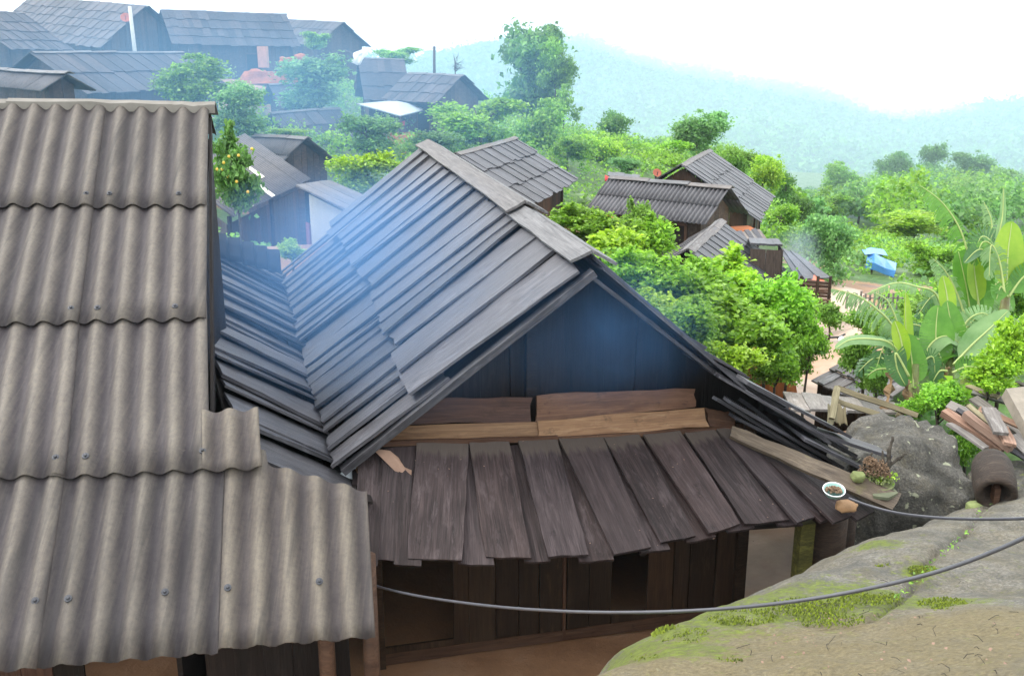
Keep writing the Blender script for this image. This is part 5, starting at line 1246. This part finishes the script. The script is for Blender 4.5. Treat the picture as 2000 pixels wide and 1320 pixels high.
# thin near-duplicates
keep = []
for i in range(len(C_)):
    if all(np.hypot(*(C_[i, :2] - C_[j, :2])) > .25 for j in keep): keep.append(i)
C_ = C_[keep]
def rbf(C, sm=.6):
    n = len(C); d = np.hypot(C[:, None, 0] - C[None, :, 0], C[:, None, 1] - C[None, :, 1])
    A = np.zeros((n + 1, n + 1)); A[:n, :n] = -d - sm * 0 + np.eye(n) * -0.0; A[:n, :n] += np.eye(n) * .25; A[:n, n] = 1; A[n, :n] = 1
    s_ = np.linalg.solve(A, np.append(C[:, 2], 0))
    def f(X, Y):
        X = np.asarray(X, float); Y = np.asarray(Y, float); out = np.empty(X.size); xf, yf = X.ravel(), Y.ravel()
        for a in range(0, X.size, 4000):
            dd = np.hypot(xf[a:a + 4000, None] - C[:, 0], yf[a:a + 4000, None] - C[:, 1]); out[a:a + 4000] = -(dd * s_[:n]).sum(1) + s_[n]
        return out.reshape(X.shape)
    return f
fT = rbf(C_)
def ground_z(x, y): return float(fT(np.array([x]), np.array([y]))[0])
gx = np.concatenate([-np.geomspace(160, 14, 34), np.linspace(-13, 14, 110), np.geomspace(14.6, 200, 46)]); gy = np.concatenate([np.linspace(-6, 30, 130), np.geomspace(30.6, 210, 70)])
def tz(X, Y): return fT(X, Y) + fnoise(X, Y, .8, 4, 3) * .035 + fnoise(X, Y, .12, 3, 8) * .12 * np.clip((Y - 12) / 20, 0, 1)
def soil_mat():
    m, nt, b = mk('village_earth_and_grass')
    v = coords(nt, 'Object', (1, 1, 1)); at = nt.nodes.new('ShaderNodeAttribute'); at.attribute_name = 'cover'
    n1 = noise_n(nt, v, 1.2, 6, .65); n2 = noise_n(nt, v, 8, 6, .7)
    earth = ramp(nt, n1, [(.3, (.20, .10, .05)), (.55, (.33, .18, .095)), (.75, (.42, .27, .18))])
    grass = ramp(nt, n2, [(.3, (.035, .075, .015)), (.55, (.075, .15, .03)), (.75, (.14, .20, .05))])
    f = ramp(nt, mth(nt, 'ADD', at.outputs['Fac'], mth(nt, 'MULTIPLY', mth(nt, 'SUBTRACT', n2, .5), .9)), [(.42, (0, 0, 0)), (.56, (1, 1, 1))])
    nt.links.new(mixc(nt, f, grass, earth), b.inputs['Base Color'])
    nt.links.new(ramp(nt, n1, [(.4, (.45, .45, .45)), (.7, (.85, .85, .85))]), b.inputs['Roughness'])
    bump(nt, b, n2, .6, .03); return m
gr = grid_obj('ground', gx, gy, tz, soil_mat()); tag(gr, 'sloping village ground of orange earth and grass', 'ground', kind='structure'); del gr['category']
PATH = [P(1640, 600, 24), P(1640, 650, 21), P(1625, 690, 18.5), P(1605, 725, 17), P(1585, 760, 14.5), P(1540, 790, 12.5), P(1500, 900, 11), P(1520, 1080, 8.8)]
for a, b in zip(PATH[:-1], PATH[1:]):
    for k in range(5): q = a.lerp(b, k / 5); YARD.append((q.x, q.y, 1.0)); NOGROW.append((q.x, q.y, .55))
YARD += [(P(*e).x, P(*e).y, r) for e, r in (((1140, 405, 22.5), 2.0), ((1100, 410, 21), 1.2), ((1700, 540, 24.5), 1.6), ((1770, 545, 24), 1.5), ((560, 470, 16.5), 1.6), ((1200, 600, 14), .8), ((1500, 690, 12.5), 1.0), ((540, 120, 45), 2.6), ((430, 155, 43), 1.6))]
YD = np.array(YARD)
def cov_g(co):
    v = np.zeros(len(co))
    for x, y, r in YD: v = np.maximum(v, np.clip(1.25 - np.hypot(co[:, 0] - x, co[:, 1] - y) / r * .75, 0, 1))
    return np.repeat(v[:, None], 3, 1)
set_cover(gr, cov_g)
V = []; Fc = []; SPn = spline([P(1638, 585, 25)] + PATH + [P(1480, 1150, 8.0)], 8)
for i, c in enumerate(SPn):
    d = SPn[min(i + 1, len(SPn) - 1)] - SPn[max(i - 1, 0)]; n_ = Vector((-d.y, d.x, 0)).normalized(); w_ = .55 + .12 * noise.noise(Vector((i * .7, 0, 0)))
    for k in range(7):
        q = c + n_ * w_ * (k / 3 - 1); V.append(Vector((q.x, q.y, ground_z(q.x, q.y) + .05 - .03 * abs(k / 3 - 1) + .012 * noise.noise(q * 3))))
for i in range(len(SPn) - 1):
    for k in range(6): Fc.append((i * 7 + k, i * 7 + k + 1, i * 7 + 8 + k, i * 7 + 7 + k))
tag(mobj('path', V, Fc, plain('wet_pale_clay', (.46, .33, .24), .45, .25, 2.2, spec=.5, bmp=.3, dirt=(.36, .20, .11)), None, True), kind='structure')
# far mountain
RIDGE = np.array([(-900, 60), (-200, 100), (300, 140), (740, 125), (900, 106), (1050, 92), (1130, 96), (1200, 118), (1300, 140), (1400, 160), (1550, 186), (1640, 205), (1700, 236), (1790, 246), (1860, 232), (1930, 216), (2100, 205), (2600, 170)], float)
YB, YR = 300.0, 1050.0
def mz(X, Y):
    px = 1000 + F * X / (Y * CP + 1); py = np.interp(px, RIDGE[:, 0], RIDGE[:, 1]); y = (660 - py) / F
    zr = (y * CP - SP) / (CP + y * SP) * YR
    t = np.clip((Y - YB) / (YR - YB), 0, 1.3); spur = .5 + .5 * np.sin(px * .011 + 1.3 * np.sin(Y * .004))
    base = -62.0; prof = np.where(t < 1, t ** (1.0 + .5 * spur), 1 - (t - 1) * 3)
    return base + (zr - base) * prof + fnoise(X, Y, .006, 4, 2) * 9 * np.clip(t * (1.15 - t) * 3, 0, 1)
mm, nt, b = mk('hazy_mountain_forest'); n = noise_n(nt, coords(nt, 'Object', (1, 1, 1)), .02, 6, .65); nt.links.new(ramp(nt, n, [(.3, (.03, .06, .025)), (.6, (.06, .11, .04)), (.75, (.10, .16, .05))]), b.inputs['Base Color']); b.inputs['Roughness'].default_value = .95
tag(grid_obj('mountain', np.linspace(-800, 900, 170), np.linspace(300, 1230, 110), mz, mm), kind='structure')
# canopy masses: the wooded mountain side and the valley wood, too many to count
def canopy(name, label, pts, rad, m, leaves, lsz, seed, flat=.95):
    r = np.random.default_rng(seed); n = len(pts); lump = r.normal(size=(n, 10, 3)); lump /= np.linalg.norm(lump, axis=2)[..., None]; lump[..., 2] = np.abs(lump[..., 2])
    k = r.integers(0, 10, (n, leaves)); base = np.take_along_axis(lump, k[..., None], 1) * .68
    q = r.normal(size=(n, leaves, 3)); q /= np.linalg.norm(q, axis=2)[..., None]
    C = pts[:, None, :] + (base + q * .34 * r.uniform(.6, 1.05, (n, leaves, 1))) * rad[:, None, None] * np.array([1, 1, flat])
    me = leaf_mesh(name, C.reshape(-1, 3), lsz, m, up=.6, aspect=1.2, seed=seed, simple=True); return tag(add(name, me), label, 'forest', kind='stuff')
xs_ = RNG.uniform(-330, 740, 9000); ys_ = 305 + RNG.random(9000) * 740
m_ = (xs_ > -ys_ * .2) & (xs_ < ys_ * .62); xs_, ys_ = xs_[m_], ys_[m_]; rr_ = RNG.uniform(.008, .017, len(xs_)) * (ys_ * .6 + 220)
canopy('mountain_forest', 'hazy blue green forest covering the far mountain side', np.stack([xs_, ys_, mz(xs_, ys_) + rr_ * .4], 1), rr_, M['leaf_dark'], 28, 3.6, 5)
xs_ = RNG.uniform(-10, 140, 1700); ys_ = 46 + RNG.random(1700) ** .8 * 150
pxs = 1000 + F * xs_ / (ys_ * CP + 3); m_ = (pxs > 1130) & (pxs < 2300) & (ys_ > 50 + np.clip(1500 - pxs, 0, 400) * .12); xs_, ys_ = xs_[m_], ys_[m_]; rr_ = RNG.uniform(1.5, 4.2, len(xs_)) * (.8 + ys_ / 240)
top_ = tz(xs_, ys_) + rr_ * 1.75; dz_ = ys_ * CP - top_ * SP; ppx, ppy = 1000 + F * xs_ / dz_, 660 - F * (ys_ * SP + top_ * CP) / dz_
lim = np.interp(ppx, [1130, 1250, 1330, 1420, 1500, 1560, 1640, 1720, 1800, 1900, 2000, 2300], [240, 262, 248, 262, 318, 368, 352, 328, 304, 312, 328, 320]) + RNG.uniform(0, 14, len(xs_)) ** 1.2
yl = (660 - lim) / F; ztop = (yl * CP - SP) / (CP + yl * SP) * ys_; gzv = tz(xs_, ys_)
rr_ = np.minimum(rr_, (ztop - gzv) / 1.75); m_ = rr_ > .9; xs_, ys_, rr_ = xs_[m_], ys_[m_], rr_[m_]
sel = RNG.random(len(xs_))
for a, b, mt, lab in ((0, .5, 'leaf_mid', 'mid green crowns of the wood filling the valley on the right'), (.5, .62, 'leaf_bright', 'lighter green crowns of the wood filling the valley on the right'), (.62, 1.01, 'leaf_blue', 'bluish green crowns of the wood filling the valley on the right')):
    s_ = (sel >= a) & (sel < b); canopy('valley_wood', lab, np.stack([xs_[s_], ys_[s_], tz(xs_[s_], ys_[s_]) + rr_[s_] * .7], 1), rr_[s_], M[mt], 560, .30, 9 + int(a * 10))
# undergrowth
NOGROW += [(VN.lerp(VF, f).x, VN.lerp(VF, f).y, 1.6) for f in (0, .2, .4, .6, .8, 1)] + [(P(px, py, D).x, P(px, py, D).y, r) for px, py, D, r in ((1720, 560, 25.5, 1.0), (1715, 565, 23, .9), (1710, 575, 20.5, .8))]
NG = np.array(NOGROW)
n_ = 5200; xs_ = RNG.uniform(-26, 34, n_); ys_ = 8.5 + RNG.random(n_) ** 1.1 * 52
pxs = 1000 + F * xs_ / (ys_ * CP + 1.2); ok = (pxs > -100) & (pxs < 2200)
for x, y, r in NG: ok &= np.hypot(xs_ - x, ys_ - y) > r
yd = np.zeros(n_)
for x, y, r in YD: yd = np.maximum(yd, np.clip(1.2 - np.hypot(xs_ - x, ys_ - y) / r, 0, 1))
ok &= RNG.random(n_) > yd * 1.4
xs_, ys_ = xs_[ok], ys_[ok]; rr_ = RNG.uniform(.18, .5, len(xs_)) * np.clip(ys_ / 18, .8, 1.8)
sel = RNG.random(len(xs_))
for a, b, mt, lab in ((0, .45, 'leaf_bright', 'bright green undergrowth and tall weeds between the houses'), (.45, .8, 'leaf_mid', 'mid green undergrowth of low shrubs between the houses'), (.8, 1.01, 'leaf_blue', 'bluish green herbs in the undergrowth between the houses')):
    s_ = (sel >= a) & (sel < b); canopy('undergrowth', lab, np.stack([xs_[s_], ys_[s_], tz(xs_[s_], ys_[s_]) + rr_[s_] * .25], 1), rr_[s_], M[mt], 46, .12, 21 + int(a * 10))

# ------------------------------------------------------------------ trees
T_ = tree
T_('broadleaf_tree', 'tallest tree on the skyline right of the tin awning', 1022, 150, 50, 180, 205, 'mid_dark')
T_('broadleaf_tree', 'wispy top leader of a tree rising above the tallest tree', 1068, 82, 52, 60, 70, 'mid_blue')
T_('broadleaf_tree', 'lighter green crown leaning out on the right side of the tallest tree', 1085, 140, 48, 85, 110, 'mid_mid')
T_('slender_tree', 'slender tree with bare dark trunk below the tallest tree', 1100, 215, 41, 70, 95, 'far_mid')
T_('broadleaf_tree', 'big round blue green tree left of the tin awning', 625, 165, 38, 180, 115, 'mid_blue')
T_('broadleaf_tree', 'leafy tree just above the right end of the corrugated ridge', 375, 165, 30, 150, 100, 'mid_mid')
T_('broadleaf_tree', 'tree beside the right corner of the corrugated ridge', 462, 215, 28, 130, 110, 'mid_blue')
T_('broadleaf_tree', 'wide bright green tree right of the tin awning', 935, 235, 33, 180, 110, 'mid_bright')
T_('broadleaf_tree', 'dense bluish tree left of the red clay terrace', 715, 265, 29, 130, 85, 'mid_blue')
T_('broadleaf_tree', 'lime green round tree left of the smoking house ridge', 716, 342, 21, 145, 95, 'mid_lime')
T_('bush', 'dark bush below the red clay terrace', 850, 285, 30, 110, 60, 'mid_blue', cat='bush')
T_('conical_tree', 'dark dense rounded tree on the slope right of centre', 1192, 265, 46, 95, 95, 'mid_dark')
T_('broadleaf_tree', 'yellow green tree on the grassy slope behind the ridge', 1165, 300, 37, 90, 75, 'mid_lime')
T_('broadleaf_tree', 'pale green tree on the slope above the grey roofed house', 1060, 258, 37, 110, 110, 'mid_mid')
T_('bush', 'small green bush on the grassy slope behind the grey roofed house', 1110, 290, 34, 80, 60, 'mid_bright', cat='bush')
T_('broadleaf_tree', 'tall tree on the skyline above the dark plank gable', 1362, 265, 60, 110, 95, 'mid_blue')
T_('broadleaf_tree', 'bright tree left of the dark plank gable', 1300, 305, 44, 110, 75, 'mid_bright')
T_('broadleaf_tree', 'tree with forked top right of the dark shingled house', 1440, 310, 50, 80, 80, 'mid_mid')
T_('broadleaf_tree', 'yellowish round tree right of the dark shingled house', 1490, 345, 45, 80, 80, 'mid_lime')
T_('broadleaf_tree', 'dark small tree at the edge of the valley wood', 1535, 370, 47, 55, 70, 'mid_dark')
T_('bush', 'leafy bush between the red cloth and the satellite dish', 1225, 325, 30, 60, 35, 'mid_blue', cat='bush')
T_('broadleaf_tree', 'grey green tree beside the blue tarpaulin shelter', 1630, 485, 25, 115, 140, 'mid_blue')
T_('broadleaf_tree', 'green tree above the log pen', 1525, 425, 36, 80, 75, 'mid_bright')
T_('broadleaf_tree', 'dark tree standing behind the leaning boards', 1560, 420, 40, 55, 80, 'mid_dark')
T_('broadleaf_tree', 'dark tree left of the blue tarpaulin shelter', 1585, 465, 34, 60, 70, 'mid_bright')
T_('broadleaf_tree', 'flat topped yellow green tree above the blue tarpaulin shelter', 1790, 440, 45, 170, 55, 'mid_lime')
T_('broadleaf_tree', 'green tree right of the blue tarpaulin shelter', 1815, 500, 27, 100, 80, 'mid_bright')
T_('broadleaf_tree', 'bright tree behind the picket fence', 1765, 585, 19, 80, 45, 'mid_bright')
T_('bush', 'mid green thicket directly behind the middle banana plant', 1850, 610, 13.5, 170, 130, 'near_mid', cat='bush')
T_('bush', 'fresh green thicket behind the right hand banana plant', 1975, 560, 13.8, 150, 150, 'near2_bright', cat='bush')
T_('bush', 'green thicket filling the bank right of the path top', 1765, 640, 13.2, 130, 100, 'near2_mid', cat='bush')
# skyline of the valley wood
for i, (px, py, D, wd, hp, k, lab) in enumerate((
    (1640, 350, 95, 75, 60, 'mid', 'rounded crown at the left end of the wood skyline'), (1735, 335, 100, 75, 75, 'blue', 'second hazy crown along the wood skyline'), (1825, 318, 105, 55, 80, 'dark', 'tallest pointed crown on the wood skyline'),
    (1900, 328, 100, 80, 60, 'blue', 'broad flat crown on the wood skyline'), (1965, 345, 95, 60, 60, 'mid', 'crown at the right end of the wood skyline'), (1680, 390, 80, 90, 55, 'mid', 'pale spreading crown in the middle of the wood'),
    (1790, 385, 82, 70, 60, 'dark', 'dark crown in the middle of the wood'), (1880, 395, 75, 100, 60, 'bright', 'wide yellowish crown in the right part of the wood'), (1980, 400, 70, 80, 70, 'mid', 'crown at the right frame edge of the wood'),
    (1620, 400, 68, 80, 50, 'bright', 'light green crown at the left foot of the wood'))):
    T_('forest_tree', lab, px, py, D, wd, hp, 'mid_' + k, group='trees on the wood skyline')
# orchard in front
for (px, py, D, wd, hp, k, lab) in (
    (1140, 440, 13.5, 130, 80, 'near_bright', 'orchard tree with leggy shoots right behind the smoking house ridge'), (1178, 490, 12.6, 165, 115, 'near_lime', 'broad lime green orchard tree left of the orchard house'),
    (1300, 570, 12.2, 190, 130, 'near2_bright', 'orchard tree in front of the orchard house gable'), (1250, 540, 11.4, 160, 110, 'near_bright', 'lower orchard tree hugging the right slope of the smoking house'),
    (1440, 560, 12.6, 170, 120, 'near2_lime', 'rounded lime orchard tree covering the orchard house wall'), (1500, 600, 12.0, 150, 120, 'near_bright', 'orchard tree left of the slender dark trunk'),
    (1380, 620, 11.2, 200, 130, 'near_bright', 'wide orchard tree in the centre of the thicket'), (1330, 630, 10.4, 130, 90, 'near2_bright', 'small leafy tree right above the smoking house verge'),
    (1420, 700, 10.2, 120, 90, 'near_lime', 'low leafy tree at the foot of the orchard thicket'), (1540, 660, 12.2, 110, 200, 'near2_bright', 'slender young tree with straight dark trunk beside the path'),
    (1552, 600, 13.0, 90, 70, 'near_mid', 'small crown above the slender young tree'), (1580, 690, 11.6, 80, 120, 'near2_bright', 'thin sapling at the path edge beside the low hut'), (1515, 715, 10.8, 100, 90, 'near_bright', 'bushy sapling at the path side below the thicket'),
    (1345, 570, 11.8, 170, 120, 'near_bright', 'leafy orchard tree squeezed between the verge and the rounded lime tree'), (1455, 645, 11.0, 170, 120, 'near_bright', 'orchard tree in front of the clay bank'),
    (1255, 480, 13.2, 130, 100, 'near2_bright', 'orchard tree at the left foot of the orchard house roof'), (1400, 560, 13.4, 120, 90, 'near2_mid', 'shaded orchard tree against the orchard house wall'), (1290, 600, 10.8, 120, 90, 'near_lime', 'lime sprays hanging over the middle of the smoking house verge'),
    (1230, 425, 14.5, 60, 75, 'near2_mid', 'upright leafy shoot in front of the long corrugated roof'), (1620, 620, 15.5, 60, 60, 'near_mid', 'small dark tree right of the log pen')):
    T_('orchard_tree', lab, px, py, D, wd, hp, k, group='orchard trees')
T_('bush', 'leafy shrub at the right frame edge below the bananas', 1970, 670, 8.9, 105, 140, 'near_lime', cat='bush')
T_('bush', 'second shrub at the right edge above the wood pile', 1935, 725, 8.8, 110, 70, 'near2_lime', cat='bush')
T_('bush', 'low glossy bush in front of the banana stems', 1835, 782, 9.0, 95, 70, 'near2_bright', cat='bush')
T_('bush', 'small bush tucked behind the lichen boulder', 1885, 880, 8.9, 80, 110, 'near2_bright', cat='bush')
T_('bush', 'small bush behind the left end of the wood pile', 1790, 800, 9.2, 70, 50, 'near_bright', cat='bush')
T_('sapling', 'thin dark stemmed sapling between the low hut and the bananas', 1690, 690, 10.6, 80, 110, 'near2_mid')
T_('sapling', 'second thin sapling left of the dead banana leaves', 1712, 740, 10.4, 70, 90, 'near_mid')
T_('bush', 'leafy bush at the top end of the path', 1690, 630, 15, 90, 60, 'near_mid', cat='bush')
T_('bush', 'yellow green bush beside the maroon door', 572, 487, 14.5, 60, 50, 'near_lime', cat='bush')
T_('bush', 'lime bush in front of the corrugated hut', 560, 262, 29, 80, 22, 'mid_lime', cat='bush')
T_('bush', 'small bright bush on the slope below the farthest house', 612, 78, 48, 55, 40, 'mid_bright', cat='bush')
T_('bush', 'bright saplings on the skyline above the old shingled house', 780, 108, 50, 90, 40, 'mid_bright', cat='bush')
T_('bare_tree', 'faint bare tree on the hazy skyline right of the wooden pole', 888, 125, 70, 60, 60, 'far_blue')
T_('citrus_tree', 'fruit tree with yellow fruits at the edge of the corrugated roof', 462, 338, 15.5, 105, 150, 'near2_dark', cat='fruit tree')
for (name, label, px, py, D, wpx, hpx, kind, bz, group, cat) in TREES:
    c = P(px, py, D); rx = wpx / F * D / 2; rz = hpx / F * D / 2; gz_ = ground_z(c.x, c.y)
    root = thing(name, label, cat, (c.x, c.y, gz_), group)
    if kind.startswith('mid_') and random.random() < .5: kind = 'midb_' + kind[4:]
    me, tm = CROWN[kind]
    rot = Matrix.Rotation(random.uniform(0, 6.28), 4, 'Z')
    Mc = Matrix.Translation(c) @ rot @ Matrix.Diagonal((rx * 1.05, rx * 1.05, rz * 1.08, 1))
    if name != 'bare_tree': add('crown', me, root, Mc)
    trunk_obj(root, Mc, tm, c, gz_, min(.16, max(.022, rx * .055)), 10 if name != 'bare_tree' else 26)
    if name == 'citrus_tree':
        for (fx, fy) in ((437, 318), (447, 306), (466, 304), (492, 291), (424, 331), (434, 331), (484, 375), (462, 355), (445, 345)):
            mb = MB(); mb.lathe([(0, -.026), (.016, -.02), (.024, 0), (.016, .02), (0, .026)], P(fx, fy, 15.5 - rx * 1.15), Z, 8); mb.build('fruit', M['fruit'], root, True)

# ------------------------------------------------------------------ smoke and haze
def smoke(label, c, r, dens, col, seed, nscale=2.2, lo=.35, hi=.7, rot=None):
    V = []; Fc = []; nu, nv = 20, 12
    for j in range(nv + 1):
        th = math.pi * j / nv
        for i in range(nu):
            ph = 2 * math.pi * i / nu; V.append((math.sin(th) * math.cos(ph), math.sin(th) * math.sin(ph), math.cos(th)))
    for j in range(nv):
        for i in range(nu): i2 = (i + 1) % nu; Fc.append((j * nu + i, (j + 1) * nu + i, (j + 1) * nu + i2, j * nu + i2))
    m = bpy.data.materials.new('smoke'); m.use_nodes = True; nt = m.node_tree; nt.nodes.clear()
    out = nt.nodes.new('ShaderNodeOutputMaterial'); pv = nt.nodes.new('ShaderNodeVolumePrincipled'); nt.links.new(pv.outputs[0], out.inputs['Volume'])
    pv.inputs['Color'].default_value = (*col, 1); pv.inputs['Anisotropy'].default_value = .0
    tc = nt.nodes.new('ShaderNodeTexCoord'); ln = nt.nodes.new('ShaderNodeVectorMath'); ln.operation = 'LENGTH'; nt.links.new(tc.outputs['Object'], ln.inputs[0])
    fall = mth(nt, 'POWER', mth(nt, 'SUBTRACT', 1.0, ln.outputs['Value'], True), 1.1)
    mp = nt.nodes.new('ShaderNodeMapping'); mp.inputs['Location'].default_value = (seed, seed * 2, 0); mp.inputs['Scale'].default_value = tuple(x / max(r) for x in r); nt.links.new(tc.outputs['Object'], mp.inputs[0])
    n = noise_n(nt, mp.outputs[0], nscale, 4, .55, 1.1)
    nt.links.new(mth(nt, 'MULTIPLY', mth(nt, 'MULTIPLY', fall, mth(nt, 'MULTIPLY', mth(nt, 'SUBTRACT', n, lo, True), 1 / (hi - lo))), dens), pv.inputs['Density'])
    Mx = Matrix.Translation(c) @ (rot or Matrix.Identity(4)) @ Matrix.Diagonal((*r, 1))
    return tag(add('smoke', mesh_data('smoke', V, Fc, m, True), None, Mx), label, 'smoke', kind='stuff')
BLU = (.16, .42, .95)
GR = Matrix.Rotation(GAZ, 4, 'Z')
if not globals().get('NOVOL'):
    smoke('blue smoke curling out of the dark gable', gp(1190, 650, -.16), (.95, .5, .62), 0.72, (.17, .46, .95), 3.0, 2.0, .22, .78, rot=GR)
    smoke('blue smoke drifting over the shingle roof', S(.42, .56, .34), (1.9, 3.9, .95), 0.48, (.22, .50, .98), 9.0, 2.0, .22, .66, rot=GR)
    smoke('thin blue smoke hanging among the houses on the left', P(480, 200, 30), (14, 14, 5.0), .085, (.28, .60, .98), 5.0, 1.5, .2)
    smoke('pale smoke rising beside the log pen', P(1560, 500, 19), (.5, .8, .7), 1.2, (.6, .72, .9), 6.0, 2.0)
    o = smoke('thin mist hanging over the wooded valley on the right', Vector((85, 165, -8)), (190, 112, 26), .0, (.62, .90, 1.0), 2.0); o.name = 'mist'
    nt = o.data.materials[0].node_tree; pv = next(n for n in nt.nodes if n.type == 'PRINCIPLED_VOLUME')
    for l in list(pv.inputs['Density'].links): nt.links.remove(l)
    pv.inputs['Density'].default_value = .0030
    o = smoke('white low cloud swallowing the mountain ridge at upper right', Vector((235, 965, -2)), (360, 110, 24), .0, (.97, .99, 1.0), 2.0, rot=Matrix.Rotation(math.radians(13.4), 4, 'Y')); o.name = 'mist'  # low cloud volume over the ridge, carried under the object name mist
    nt = o.data.materials[0].node_tree; pv = next(n for n in nt.nodes if n.type == 'PRINCIPLED_VOLUME')
    for l in list(pv.inputs['Density'].links): nt.links.remove(l)
    pv.inputs['Density'].default_value = .0065
    hz = MB(); hz.box(Vector((0, 630, -25)), Vector((1000, 0, 0)), Vector((0, 650, 0)), Z * 80)
    m = bpy.data.materials.new('haze_air'); m.use_nodes = True; nt = m.node_tree; nt.nodes.clear()
    out = nt.nodes.new('ShaderNodeOutputMaterial'); pv = nt.nodes.new('ShaderNodeVolumePrincipled'); nt.links.new(pv.outputs[0], out.inputs['Volume'])
    pv.inputs['Color'].default_value = (.66, .90, 1, 1); pv.inputs['Density'].default_value = .0005; pv.inputs['Anisotropy'].default_value = .3
    tag(hz.build('haze', m), 'pale blue haze filling the valley air', 'haze', kind='stuff')
